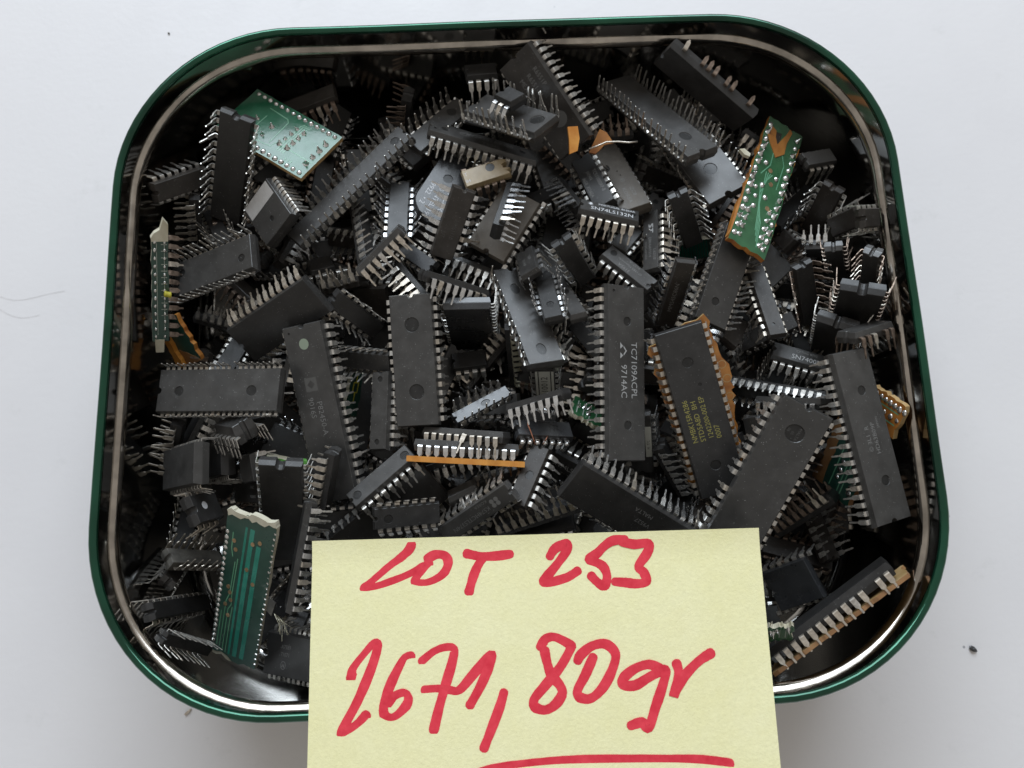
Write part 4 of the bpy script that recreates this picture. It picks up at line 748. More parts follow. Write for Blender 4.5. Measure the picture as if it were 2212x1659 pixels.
 ['x3', 14, 2.54, 19.28, 6.4, 3.4, 'B', [-44.54, 0.93, 39.65], [0.3036, -0.924, 0.0436, -0.2282], [0.996, 0.941], 'upturned chip with a faceted end and curved pins, left of the central chip', {'mat': 'dust', 'splay': 15}],
 ['x4', 14, 2.54, 19.28, 6.4, 3.4, 'B', [-47.76, 15.05, 41.02], [0.2553, -0.8582, 0.309, 0.3207], [1.011, 0.955], 'dark upturned chip with silvery pins above the round-dotted chip', {'mat': 'black'}],
 ['x5', 16, 2.54, 12, 13.6, 3.9, 'T', [-43.67, 22.27, 29.36], [0.9137, 0.3747, -0.1572, -0.0101], [0.982, 0.916], 'dull brown chip low between the dark upturned one and the central chip', {'mat': 'brown'}],
 ['x6a', 20, 2.54, 26.9, 6.4, 3.4, 'S', [-14.57, -24.09, 43.49], [0.7336, -0.6533, -0.0762, -0.1708], [0.948, 0.999], 'upper of two parallel chips on edge above the amber strip', {'mat': 'dust', 'splay': 0, 'lead': 3.2, 'pmat': 'tan'}],
 ['x6b', 24, 2.54, 31.98, 6.4, 3.4, 'S', [-14.53, -27.77, 44.12], [0.7546, -0.6542, 0.0492, -0.0114], [0.949, 0.999], 'lower of two parallel chips on edge, soldered to a bright amber board strip', {'mat': 'dust', 'splay': 0, 'pmat': 'bright', 'board': 'edge', 'lead': 1.6}],
 ['x7', 14, 2.54, 19.28, 6.4, 3.4, 'B', [-9.82, -15.38, 41.34], [0.1751, 0.9512, 0.2512, -0.038], [0.994, 0.646], 'upturned chip lit pale blue at one end below the central chip', {'mat': 'satin', 'dim': [[1.2, 0.2, 1.5]]}],
 ['x8', 14, 2.54, 19.28, 6.4, 3.4, 'S', [6.9, -15.32, 46.02], [0.7467, -0.6081, -0.2441, -0.1144], [0.99, 1.0], 'dark slanting chip on its side with pale pins hanging down, centre', {'mat': 'black', 'pmat': 'bright', 'splay': 10}],
 ['x9', 14, 2.54, 19.28, 6.4, 3.4, 'T', [9.71, -8.2, 33.96], [0.6108, 0.3164, -0.3937, 0.6098], [0.999, 0.992], 'chip with a white paper label of black digits at the centre', {'sticker': ['rect', 2, 0, 13, 5.6, 'label'], 'text': [['10012', 2.9, 2.6, 0, 'black']], 'mat': 'black'}],
 ['x10', 20, 2.54, 26.9, 6.4, 3.4, 'S', [-0.03, 3.8, 31.23], [0.1684, 0.7037, -0.1679, -0.6695], [1.005, 1.01], 'dark chip on edge with cream pin shoulders stacked beside the labelled chip', {'mat': 'black', 'pmat': 'cream', 'splay': 0}],
 ['x11', 14, 2.54, 19.28, 6.4, 3.4, 'T', [7.82, -23.61, 42.5], [0.9542, -0.2151, 0.2042, 0.0397], [0.947, 0.907], 'black chip with a copper repair wire across its pins, centre', {'notch': 1, 'mat': 'satin', 'wire': 1, 'pmat': 'bright', 'lead': 0.5}],
 ['x12', 18, 2.54, 24.36, 6.4, 3.4, 'T', [-38.9, -35.83, 44.67], [0.9071, -0.2427, -0.056, 0.3394], [0.92, 0.998], 'slanting grey chip with a ring mark at each end and embossed characters, lower middle', {'text': [['2H8D1020D', 2.2, 1, 0, 'emb']], 'dim': [[-9.3, 0, 1.5], [9.6, -0.2, 1.5]], 'mat': 'dust'}],
 ['x13', 28, 2.54, 37.06, 13.6, 3.9, 'B', [-38.51, -46.03, 37.26], [0.3214, -0.8927, -0.3066, 0.0756], [0.96, 1.131], 'large dark upturned chip with white pin tips under the slanting ring-marked one', {'mat': 'black'}],
 ['x14', 14, 2.54, 19.28, 6.4, 3.4, 'B', [-31.94, -46.82, 46.34], [0.117, -0.9792, -0.0244, 0.1641], [0.997, 1.006], 'black chip with rounded stubs along its top edge just above the note', {'mat': 'black', 'dim': [[-5.5, 0.3, 1.3]], 'lead': 0.2}],
 ['x15', 8, 2.54, 11.66, 6.4, 3.4, 'T', [-16.08, -40.26, 37.96], [0.8363, -0.5088, -0.1502, 0.1386], [0.803, 0.986], 'small grey chip with long curved pins above the note', {'mat': 'dust', 'splay': 40, 'lead': 4.6}],
 ['x16', 20, 2.54, 26.9, 6.4, 3.4, 'T', [-11.64, -46.57, 45.41], [0.2762, 0.2203, 0.1953, -0.9149], [1.004, 0.944], 'chip with a four-petal emblem and upside-down lettering meeting the note', {'text': [['KS74HCTLS374N', 1.9, 2.2, 0.4, 'faint'], ['KOREA', 1.4, -3, -1.8, 'faint']], 'logo': [-7.2, 0, 'petal'], 'mat': 'dust'}],
 ['x17', 14, 2.54, 19.28, 6.4, 3.4, 'T', [3.45, -37.08, 45.07], [0.5339, 0.0335, -0.186, -0.8242], [0.991, 0.959], 'dark chip with a ring mark and embossed digits right of the amber strip', {'dim': [[0, 0.3, 1.4]], 'text': [['7400', 1.8, 5.5, 0, 'emb'], ['A13', 1.6, -5.5, 0, 'emb']], 'mat': 'brown', 'splay': 25}],
 ['x18', 20, 2.54, 26.9, 6.4, 3.4, 'S', [6.27, -47.71, 35.38], [0.5121, 0.8229, -0.0159, 0.2457], [1.052, 1.039], 'slanting chip with brown pins standing up along the top edge of the note', {'mat': 'satin', 'pmat': 'tan', 'splay': 5}],
 ['x19', 14, 2.54, 19.28, 6.4, 3.4, 'T', [19.1, -34.03, 30.93], [0.8956, 0.3442, -0.1795, -0.2173], [0.933, 0.983], 'small chip with grey lettering half under the large chip with bright upright pins', {'text': [['SN74LS20N', 2.4, -3.2, -0.6, 'pale']], 'mat': 'black'}],
 ['x21', 16, 2.54, 21.82, 6.4, 3.4, 'T', [38.01, -26.23, 32.18], [0.6313, 0.2189, -0.3147, 0.6742], [1.018, 1.159], 'dark chip with a narrow white label just right of the long upright lettered chip', {'sticker': ['rect', 1, -2.1, 11, 1.6, 'label'], 'text': [['M  77C', 1.1, 0, -2.1, 'black']], 'mat': 'dust', 'pmat': 'bright'}],
 ['pcbF', 8, 2.54, 10, 8, 1.4, 'P', [21.91, -17.65, 36.15], [0.8851, -0.3799, 0.1831, -0.1969], [1.069, 1.205], 'torn green board fragment with pale frayed edges left of the long upright chip', {'pcb': 'frag'}],
 ['x23', 14, 2.54, 19.28, 6.4, 3.4, 'T', [24.15, 6.53, 33.0], [0.8233, 0.0691, -0.3862, -0.4102], [0.998, 0.803], 'dark narrow chip low beside the pins of the long upright lettered chip', {'mat': 'dust'}],
 ['x25', 8, 2.54, 8.5, 6.4, 3.4, 'T', [40.84, 3.77, 36.89], [0.6943, -0.1677, 0.3778, -0.5891], [0.927, 0.999], 'small blue-black chip with white letters behind the yellow-printed chip', {'text': [['MAX', 1.9, -1, 1, 'white'], ['1A4', 1.9, 1, -1.2, 'white']], 'mat': 'black'}],
 ['x26', 12, 2.54, 11, 6.4, 3.4, 'T', [68.13, 6.04, 37.7], [0.4442, -0.1935, 0.0505, -0.8733], [0.998, 0.944], 'small brown-black chip with white pins right of the dense-pinned upturned one', {'mat': 'brown', 'pmat': 'bright', 'splay': 45}],
 ['x28', 14, 2.54, 19.28, 6.4, 3.4, 'B', [82.34, -8.13, 26.19], [0.2802, 0.4186, -0.8344, 0.2237], [1.028, 0.881], 'dark chip with a fan of straight grey pins under the small numeral chip', {'mat': 'black', 'splay': 25, 'lead': 3.5}],
 ['y1', 16, 2.54, 21.82, 6.4, 3.4, 'S', [85.91, -49.66, 33.22], [0.5555, 0.7028, -0.0463, 0.442], [0.985, 0.995], 'dark chip on edge with curved brown pins right of the note corner', {'mat': 'black', 'pmat': 'brown'}],
 ['y2', 16, 2.54, 15, 13.6, 3.9, 'T', [79.53, -69.89, 34.99], [0.9215, 0.0901, -0.3278, 0.1877], [0.958, 0.916], 'wide dark chip with a dull blue sheen beside the right edge of the note', {'mat': 'satin'}],
 ['y3', 28, 2.54, 37.06, 13.6, 3.9, 'S', [82.6, -76.41, 52.21], [0.6651, -0.6584, -0.3402, 0.0919], [1.075, 1.0], 'long shaded chip with fourteen pale pins soldered into an amber board, lower right', {'mat': 'black', 'pmat': 'tan', 'board': 'edge2', 'splay': 0, 'lead': 1.6}],
 ['pcbY', 6, 2.54, 10, 5, 1.4, 'P', [66.59, -81.31, 56.98], [0.8873, 0.4558, -0.0564, 0.0412], [0.775, 1.244], 'torn board fragment with frayed white fibres by the right edge of the note', {'pcb': 'frag'}],
 ['w14', 14, 2.54, 9, 6.4, 3.4, 'T', [-60.31, 33.79, 32.28], [0.9513, -0.2363, 0.0867, 0.1782], [0.889, 0.99], 'small grey chip in the shade right of the bluish diagonal chip', {'mat': 'dust'}],
 ['v3', 16, 2.54, 21.82, 6.4, 3.4, 'S', [-100.25, 50.09, 34.32], [0.5765, -0.2256, 0.7773, -0.1117], [0.992, 1.0], 'dark chip on edge with long flat pins pointing left, upper left', {'mat': 'black', 'lead': 3.4, 'pmat': 'tan'}],
 ['v6', 10, 2.54, 13, 6.4, 3.4, 'S', [-51.76, 25.94, 36.31], [0.5861, 0.7919, -0.0675, 0.1575], [1.001, 1.0], 'grey chip on its side with wavy pins up, right of the twelve-pinned chip', {'mat': 'brown', 'pmat': 'tan'}],
 ['x1', 4, 2.54, 13, 5, 1.4, 'P', [-50.4, -7.64, 30.05], [0.5944, -0.18, 0.4675, -0.6292], [1.061, 1.038], 'sliver of dark green board with a yellow printed box, left of the narrow ring-marked chip', {'pcb': 'yellow'}],
 ['v2', 4, 2.54, 16, 7, 1.6, 'P', [-101.82, 9.96, 37.49], [0.7131, 0.3962, 0.0522, -0.5761], [0.972, 1.196], 'dark green board scrap with a bright amber splintered edge, left side', {'pcb': 'stick'}],
 ['e1', 14, 2.54, 19.28, 6.4, 3.4, 'T', [-63.03, 87.68, 39.64], [0.9822, -0.1073, -0.1022, 0.1152], [0.981, 0.96], 'shaded chip with bent coppery pins sticking up below the back wall, upper left', {'mat': 'brown', 'pmat': 'brown', 'splay': 30}],
 ['e2', 14, 2.54, 19.28, 6.4, 3.4, 'T', [-100.48, 56.32, 48.29], [0.8273, 0.315, 0.4272, 0.1836], [1.019, 0.972], 'dull brownish chip in the shade by the left wall, upper left corner', {'mat': 'brown'}],
 ['e3', 18, 2.54, 24.36, 6.4, 3.4, 'B', [-93.43, 48.12, 33.86], [0.1316, 0.8413, -0.4849, 0.1994], [1.003, 0.784], 'dark chip with a fan of fine pins just left of the long pin columns', {'mat': 'black', 'splay': 18, 'lead': 3.4}],
 ['e4', 16, 2.54, 21.82, 6.4, 3.4, 'S', [-102.87, -22.43, 35.6], [0.5256, -0.1881, 0.7806, -0.281], [1.001, 1.016], 'chip on edge with brassy pins toward the left wall beside the block-like one', {'mat': 'black', 'pmat': 'tan', 'splay': 4}],
 ['e5', 8, 2.54, 10.5, 6.4, 3.4, 'T', [-6.9, 89.28, 50.52], [0.9786, -0.1946, 0.0256, 0.0619], [0.977, 0.978], 'small shaded chip with upright pins at the back, left of the lettered brown-black one', {'mat': 'black', 'splay': 30}],
 ['e6', 8, 2.54, 11.66, 6.4, 3.4, 'S', [-31.4, 85.0, 40.08], [0.6416, -0.0087, 0.7536, -0.1425], [0.995, 1.0], 'small chip on edge with short brownish pins behind the bluish upturned one', {'mat': 'black', 'pmat': 'brown'}],
 ['e7', 16, 2.54, 21.82, 6.4, 3.4, 'B', [-33.91, 47.26, 42.49], [0.099, 0.6952, -0.705, 0.0995], [1.011, 1.067], 'black upright chip with twisted bright pins left of the broken bluish one', {'mat': 'black', 'pmat': 'bright', 'splay': 25}],
 ['e9', 14, 2.54, 19.28, 6.4, 3.4, 'S', [20.23, 51.62, 38.12], [0.5777, 0.1578, 0.6339, 0.4894], [1.004, 1.008], 'chip on edge with bright white pins fanning left of the engraved-lettered one', {'mat': 'black', 'pmat': 'bright', 'splay': 6}],
 ['e10', 8, 2.54, 8, 6.4, 3.4, 'T', [104.01, 32.83, 59.24], [0.9492, 0.142, 0.2697, 0.0789], [0.984, 0.898], 'small shaded chip close to the right wall, upper half', {'mat': 'brown'}],
 ['e12', 16, 2.54, 21.82, 6.4, 3.4, 'T', [-79.22, -37.41, 33.99], [0.9044, 0.0856, -0.4177, -0.0187], [0.999, 1.002], 'dark chip with tiny white letters under the notched chip, lower left', {'mat': 'black', 'text': [['THC', 1.2, 3, 1.5, 'pale'], ['YLAND', 1.2, 3.4, -1.2, 'pale']]}],
 ['g1', 20, 2.54, 26.9, 6.4, 3.4, 'T', [-99.1, -70.02, 36.24], [0.7029, -0.087, 0.6983, 0.1031], [1.566, 0.786], 'added flat black chip deepest in the lower left corner, left of the teal-traced strip', {'mat': 'black'}],  # this and the next two are added to hide floor highlights in the corner
 ['g2', 16, 2.54, 21.82, 6.4, 3.4, 'B', [-92.19, -79.04, 48.41], [0.1315, -0.7891, 0.2519, 0.5446], [0.951, 0.534], 'added upturned dark chip deep in the lower left corner near the round bottom edge', {'mat': 'black'}],
 ['g3', 18, 2.54, 24.36, 6.4, 3.4, 'T', [-103.98, -58.4, 25.63], [0.6534, -0.1265, 0.6204, 0.4149], [1.068, 0.735], 'added slanting black chip deep by the lower left wall', {'mat': 'brown'}]]
for row in ROWS: (board if row[6] == 'P' else chip)(row)
# ------------------------------------------------------------------ chips buried below, seen only through the gaps
FILL = [
 (18, 'n', [64.1, 2.8, 28.0], [0.1051, -0.5492, -0.7621, 0.341], 'black', 'std', 'narrow black chip buried left of the small brown-black chip with white pins'),
 (16, 'n', [-22.4, -1.3, 22.0], [0.5219, -0.086, 0.1183, -0.8403], 'dust', 'tan', 'narrow dusty grey chip buried left of the small dark chip low between the central chip'),
 (16, 'n', [-90.6, 32.3, 24.0], [0.8134, -0.4445, 0.1638, -0.3375], 'brown', 'brown', 'narrow brownish chip buried right of the upturned dark grey chip with pins'),
 (18, 'n', [-73.0, 35.7, 24.0], [0.1507, 0.1149, 0.9543, -0.2372], 'black', 'std', 'narrow black chip buried left of the small grey chip in the shade'),
 (24, 'w', [1.3, -47.5, 26.0], [0.0696, 0.9946, 0.0554, 0.1328], 'black', 'bright', 'wide black chip buried left of the slanting chip with brown pins standing up along'),
 (18, 'n', [62.1, -55.1, 28.0], [0.171, -0.3432, -0.9223, 0.0149], 'brown', 'tan', 'narrow brownish chip buried below the large plain black chip running under the top'),
 (14, 'n', [11.1, -3.7, 28.0], [0.2458, -0.9621, 0.1088, 0.0437], 'black', 'brown', 'narrow black chip buried above the chip with a white paper label of black'),
 (24, 'w', [-63.4, -28.5, 30.0], [0.0026, 0.9713, -0.2258, 0.0749], 'dust', 'bright', 'wide dusty grey chip buried right of the white splinter of board with a green tip'),
 (28, 'w', [-33.8, 52.9, 28.0], [0.3187, -0.1658, -0.2733, 0.892], 'brown', 'std', 'wide brownish chip buried right of the black upright chip with twisted bright pins'),
 (14, 'n', [21.0, 69.5, 32.0], [0.028, 0.4237, 0.8953, 0.2994], 'black', 'brown', 'narrow black chip buried above the dark chip with engraved grey lettering'),
 (16, 'n', [91.7, -22.4, 26.0], [0.3972, 0.615, -0.6627, -0.1585], 'dust', 'std', 'narrow dusty grey chip buried below the chip on its side with white downward pins'),
 (14, 'n', [46.9, 6.3, 30.0], [0.4615, -0.2229, -0.4196, 0.7493], 'brown', 'bright', 'narrow brownish chip buried right of the small blue-black chip with white letters behind'),
 (24, 'w', [-4.7, 60.0, 26.0], [0.2984, -0.9236, -0.122, 0.2089], 'black', 'std', 'wide black chip buried above the chip standing on edge with bright white pins'),
 (18, 'n', [13.1, -1.5, 22.0], [0.3726, 0.3159, -0.4635, -0.7391], 'black', 'tan', 'narrow black chip buried above the dark slanting chip on its side'),
 (14, 'n', [-52.7, 65.0, 30.0], [0.1921, -0.7873, -0.5066, 0.2943], 'dust', 'brown', 'narrow dusty grey chip buried above the long bluish upturned chip running diagonally'),
 (28, 'w', [48.4, -44.8, 20.0], [0.4318, 0.792, 0.4152, -0.117], 'black', 'bright', 'wide black chip buried right of the large dark chip with bright upright pins along'),
 (24, 'w', [-53.6, 20.1, 18.0], [0.9641, 0.0923, -0.0404, -0.2458], 'black', 'std', 'wide black chip buried below the dark upturned chip with silvery pins'),
 (28, 'w', [-46.3, -48.7, 22.0], [0.4062, -0.8834, -0.1964, 0.1258], 'black', 'std', 'wide black chip buried left of the large dark upturned chip with white pin tips'),
 (18, 'n', [-76.2, -22.8, 22.0], [0.386, -0.9123, 0.1333, -0.0362], 'black', 'bright', 'narrow black chip buried above the white splinter of board with a green tip'),
 (14, 'n', [-89.2, 4.3, 30.0], [0.8006, -0.0538, 0.2396, 0.5465], 'dust', 'std', 'narrow dusty grey chip buried above the wide upturned grey chip lying level with fine'),
 (14, 'n', [-34.9, -13.5, 30.0], [0.3117, -0.135, 0.2049, 0.9175], 'brown', 'tan', 'narrow brownish chip buried right of the narrow grey chip with two small ring marks'),
 (20, 'n', [-27.7, 80.5, 26.0], [0.0342, 0.1233, -0.202, -0.9387], 'black', 'brown', 'narrow black chip buried left of the bluish upturned sixteen-pin chip behind the long slim'),
 (14, 'n', [-50.0, -33.0, 22.0], [0.9092, 0.0308, 0.2222, -0.3508], 'black', 'std', 'narrow black chip buried left of the slanting grey chip with a ring mark'),
 (18, 'n', [-76.8, 2.6, 32.0], [0.6224, -0.2737, -0.3372, 0.6512], 'dust', 'bright', 'narrow dusty grey chip buried below the dark chip with a dozen pale pins standing'),
 (20, 'n', [-45.4, 42.2, 32.0], [0.5647, -0.8188, 0.0666, -0.0804], 'brown', 'std', 'narrow brownish chip buried right of the chip on edge with flat pins pointing'),
 (24, 'w', [-51.2, 72.0, 14.0], [0.2479, -0.0992, 0.3747, -0.8882], 'black', 'brown', 'wide black chip buried right of the long bluish upturned chip running diagonally'),
 (16, 'n', [17.3, 15.3, 20.0], [0.8187, -0.3056, -0.342, 0.3455], 'dust', 'std', 'narrow dusty grey chip buried below the narrow grey chip with a ringed mark'),
 (20, 'n', [-87.9, -51.7, 12.0], [0.6119, -0.7806, -0.0708, 0.1061], 'brown', 'bright', 'narrow brownish chip buried above the dark green circuit board strip with teal traces'),
 (14, 'n', [66.7, 82.8, 32.0], [0.077, -0.9874, -0.0712, 0.0724], 'black', 'std', 'narrow black chip buried below the dark shaded chip with only a few stubby'),
 (20, 'n', [-2.8, -13.7, 14.0], [0.2734, 0.6802, 0.5958, 0.3275], 'brown', 'std', 'narrow brownish chip buried right of the upturned chip lit pale blue at one end'),
 (28, 'w', [15.9, 71.0, 26.0], [0.0794, -0.5931, -0.7968, 0.0188], 'dust', 'tan', 'wide dusty grey chip buried above the chip on edge with bright white pins fanning'),
 (20, 'n', [71.5, 49.5, 32.0], [0.3183, 0.3118, -0.6138, -0.6517], 'brown', 'brown', 'narrow brownish chip buried right of the black upturned chip with thin hooked pins'),
 (24, 'w', [47.7, -6.0, 18.0], [0.0158, 0.0294, -0.7548, 0.8874], 'black', 'std', 'wide black chip buried right of the long upright black chip with bold pale two-line'),
 (28, 'w', [-73.7, -17.3, 16.0], [0.2706, -0.3229, -0.8997, 0.1134], 'black', 'brown', 'wide black chip buried above the white splinter of board with a green tip'),
 (14, 'n', [44.0, 37.6, 32.0], [0.0151, -0.1036, -0.7392, 0.5242], 'black', 'std', 'narrow black chip buried left of the upright chip with a grey emblem and fine'),
 (16, 'n', [-8.5, -12.8, 30.0], [0.0724, -0.9831, 0.01, -0.1857], 'dust', 'bright', 'narrow dusty grey chip buried right of the upturned chip lit pale blue at one end'),
 (14, 'n', [20.7, 29.2, 16.0], [0.1791, 0.7779, 0.5855, 0.1378], 'black', 'tan', 'narrow black chip buried above the narrow grey chip with a ringed mark'),
 (24, 'w', [-51.0, -8.0, 24.0], [0.6206, -0.1537, 0.2106, -0.7395], 'black', 'brown', 'wide black chip buried below the sliver of dark green board with a yellow'),
 (16, 'n', [-73.3, 70.4, 32.0], [0.2197, -0.9065, -0.3539, 0.0689], 'black', 'std', 'narrow black chip buried below the green circuit board scrap with solder points shining'),
 (14, 'n', [-76.9, -43.3, 28.0], [0.2948, -0.9217, -0.0369, -0.249], 'dust', 'brown', 'narrow dusty grey chip buried left of the black chip with a half-round notch'),
 (14, 'n', [42.1, -4.8, 32.0], [0.0776, -0.0574, -0.4234, 0.9046], 'brown', 'std', 'narrow brownish chip buried right of the long upright black chip with bold pale two-line'),
 (18, 'n', [23.8, 10.9, 20.0], [0.665, 0.4429, 0.2825, 0.5308], 'black', 'bright', 'narrow black chip buried left of the dark narrow chip low beside the pins'),
 (14, 'n', [-0.9, 65.5, 32.0], [0.3104, 0.026, 0.2079, 0.9268], 'dust', 'tan', 'narrow dusty grey chip buried right of the short broken chip with a tan reflection on top'),
 (24, 'w', [-27.3, -13.2, 14.0], [0.5875, -0.073, 0.3101, -0.7439], 'brown', 'brown', 'wide brownish chip buried left of the upper of two parallel chips on edge'),
 (28, 'w', [-24.0, -28.2, 26.0], [0.8787, -0.4608, -0.0784, 0.0968], 'black', 'std', 'wide black chip buried left of the lower of two parallel chips on edge soldered'),
 (14, 'n', [-18.4, 47.7, 24.0], [0.0905, -0.1111, -0.8097, 0.5721], 'black', 'bright', 'narrow black chip buried below the brownish sixteen-pin chip with embossed letters'),
 (16, 'n', [89.1, 45.1, 22.0], [0.6719, -0.7388, -0.0352, -0.0404], 'black', 'brown', 'narrow black chip buried left of the little square dark chip touching the foot'),
 (28, 'w', [-93.1, -19.7, 16.0], [0.4863, -0.612, -0.471, 0.4086], 'dust', 'std', 'wide dusty grey chip buried below the grey chip end with a sloping top'),
 (20, 'n', [-73.5, -71.3, 24.0], [0.4338, 0.363, -0.8238, -0.0344], 'black', 'tan', 'narrow black chip buried right of the dark green circuit board strip with teal traces'),
 (14, 'n', [88.2, 34.7, 26.0], [0.013, -1.064, -0.4344, 0.092], 'dust', 'brown', 'narrow dusty grey chip buried above the wide dark grey chip with square pin gaps'),
 (24, 'w', [70.7, 74.3, 20.0], [0.1072, 0.9771, -0.1417, 0.0931], 'brown', 'std', 'wide brownish chip buried right of the wide grey upturned chip with a ringed mark'),
 (24, 'w', [-60.6, 51.2, 18.0], [0.1517, 0.0261, -0.4466, -0.883], 'black', 'bright', 'wide black chip buried left of the chip on edge with flat pins pointing'),
 (18, 'n', [-54.2, -61.3, 26.0], [0.1329, -0.0379, 0.4541, -0.8784], 'black', 'std', 'narrow black chip buried right of the chip on edge with a column'),
 (24, 'w', [-68.3, 10.6, 28.0], [0.4893, 0.3889, -0.478, -0.6169], 'dust', 'tan', 'wide dusty grey chip buried below the dark chip with a dozen pale pins standing'),
 (20, 'n', [60.1, -35.0, 30.0], [0.7078, -0.0437, -0.1948, 0.6776], 'brown', 'brown', 'narrow brownish chip buried left of the large plain black chip running under the top'),
 (24, 'w', [-69.7, 68.9, 20.0], [0.4004, 0.4124, -0.5882, -0.5685], 'black', 'bright', 'wide black chip buried right of the stubby chip with a silvery label'),
 (14, 'n', [-71.2, -81.5, 22.0], [0.0603, 0.8316, 0.5662, -0.1249], 'dust', 'std', 'narrow dusty grey chip buried above the dark chip with tiny grey digits and dense'),
 (24, 'w', [99.3, -39.3, 14.0], [0.7187, -0.0682, -0.0641, 0.6889], 'brown', 'tan', 'wide brownish chip buried left of the green board scrap with orange-brown flux'),
 (24, 'w', [41.6, 75.7, 16.0], [0.4616, -0.6743, -0.4895, 0.3044], 'black', 'std', 'wide black chip buried above the warm grey chip with a round emblem'),
 (28, 'w', [48.3, 64.1, 16.0], [0.4498, 0.4621, -0.5581, -0.5222], 'dust', 'bright', 'wide dusty grey chip buried left of the very dark chip with faint brown lettering deep'),
 (14, 'n', [90.7, -54.9, 28.0], [0.1051, -0.623, -0.7041, 0.3066], 'brown', 'std', 'narrow brownish chip buried below the dark chip on edge with curved brown pins'),
 (14, 'n', [67.8, 51.1, 24.0], [0.0768, 0.0889, -0.7882, -0.5934], 'brown', 'bright', 'narrow brownish chip buried above the striped green board piece with a pale edge'),
 (14, 'n', [26.2, 46.4, 28.0], [0.5748, 0.4805, 0.3881, 0.5367], 'black', 'std', 'narrow black chip buried left of the chip printed with clear white lettering'),
 (16, 'n', [30.9, -10.0, 30.0], [0.5312, -0.8165, 0.2187, 0.0575], 'dust', 'brown', 'narrow dusty grey chip buried below the long upright black chip with bold pale two-line'),
 (14, 'n', [-52.5, 6.5, 20.0], [0.7464, -0.0893, -0.2202, 0.6216], 'black', 'bright', 'narrow black chip buried left of the upturned chip with a faceted end and curved'),
 (14, 'n', [-81.0, -6.9, 34.0], [0.7761, -0.0534, -0.01, -0.6283], 'dust', 'tan', 'narrow dusty grey chip buried right of the wide upturned grey chip lying level with fine'),
 (16, 'n', [84.8, -61.3, 24.0], [0.1463, 0.9762, -0.15, 0.0115], 'brown', 'brown', 'narrow brownish chip buried above the wide dark chip with a dull blue sheen'),
 (20, 'n', [26.1, 39.3, 14.0], [0.053, -0.9607, -0.1217, -0.2588], 'black', 'bright', 'narrow black chip buried right of the dark chip with ragged broken edges'),
 (14, 'n', [-14.5, -31.9, 26.0], [0.2091, 0.8729, 0.3928, -0.2012], 'dust', 'std', 'narrow dusty grey chip buried below the lower of two parallel chips on edge soldered'),
 (28, 'w', [-85.1, 31.2, 16.0], [0.104, 0.7873, -0.5809, 0.1699], 'dust', 'bright', 'wide dusty grey chip buried above the dark chip with a dozen pale pins standing'),
 (24, 'w', [60.9, 45.6, 16.0], [0.0158, -0.7093, -0.2801, 0.2037], 'brown', 'std', 'wide brownish chip buried above the striped green board piece with a pale edge'),
 (18, 'n', [-13.0, 22.6, 30.0], [0.0587, 0.0819, 0.9063, 0.4272], 'black', 'brown', 'narrow black chip buried right of the dark chip on its side with mirror-bright pin'),
 (14, 'n', [-11.5, 31.4, 32.0], [0.1633, 0.1411, 0.6574, 0.7208], 'dust', 'std', 'narrow dusty grey chip buried right of the dark chip on its side with mirror-bright pin'),
 (16, 'n', [42.9, -19.1, 22.0], [0.2689, 0.6365, -0.7181, -0.0909], 'dust', 'brown', 'narrow dusty grey chip buried above the dark chip with a narrow white label'),
 (18, 'n', [-14.7, 4.7, 12.0], [0.0505, 0.0503, -0.7021, -0.7095], 'brown', 'std', 'narrow brownish chip buried below the small dark chip low between the central chip'),
 (16, 'n', [95.6, 23.4, 24.0], [0.0761, 0.0418, 0.9184, 0.3882], 'black', 'bright', 'narrow black chip buried left of the dark upright chip with hooked pins on both'),
 (20, 'n', [3.4, 2.0, 10.0], [0.045, -0.1621, 0.2164, 0.9686], 'black', 'std', 'narrow black chip buried below the dark chip on edge with cream pin shoulders'),
 (16, 'n', [30.2, -58.2, 28.0], [0.9113, 0.0184, -0.2846, -0.2969], 'dust', 'tan', 'narrow dusty grey chip buried below the large dark chip with bright upright pins along'),
 (18, 'n', [-30.0, 9.8, 10.0], [0.0403, -0.3502, 0.8404, -0.4165], 'brown', 'brown', 'narrow brownish chip buried right of the plain dark chip with two large round moulding'),
 (18, 'n', [-87.6, -41.3, 16.0], [0.9828, 0.1233, 0.054, 0.1261], 'black', 'std', 'narrow black chip buried below the dark chip with tiny white letters'),
 (14, 'n', [4.0, -17.1, 30.0], [0.9702, 0.0398, -0.1638, -0.1738], 'black', 'bright', 'narrow black chip buried below the dark slanting chip on its side'),
 (16, 'n', [96.6, 44.0, 16.0], [0.3465, 0.1483, 0.5279, 0.7611], 'dust', 'std', 'narrow dusty grey chip buried right of the little square dark chip touching the foot'),
 (28, 'w', [-8.2, 28.4, 10.0], [0.7845, 0.0957, 0.0531, -0.6104], 'black', 'brown', 'wide black chip buried above the wide chip on end with its smooth end'),
 (18, 'n', [76.4, 62.0, 26.0], [0.1108, 0.888, -0.3999, -0.1998], 'dust', 'bright', 'narrow dusty grey chip buried left of the long green circuit board scrap with amber edges'),
 (14, 'n', [-81.1, 15.2, 28.0], [0.0037, -0.1843, 0.1065, 0.0484], 'brown', 'std', 'narrow brownish chip buried left of the dark chip with a dozen pale pins standing'),
 (28, 'w', [69.4, 21.5, 14.0], [0.7719, 0.4683, -0.3255, -0.2808], 'black', 'brown', 'wide black chip buried above the small brown-black chip with white pins'),
 (14, 'n', [42.4, 27.8, 28.0], [0.1539, 0.9307, -0.1296, -0.3062], 'dust', 'std', 'narrow dusty grey chip buried right of the slanting grey chip with upside-down faint lettering'),
 (18, 'n', [29.1, -24.6, 20.0], [0.2711, -0.0872, -0.2291, 0.931], 'black', 'tan', 'narrow black chip buried left of the dark chip with a narrow white label'),
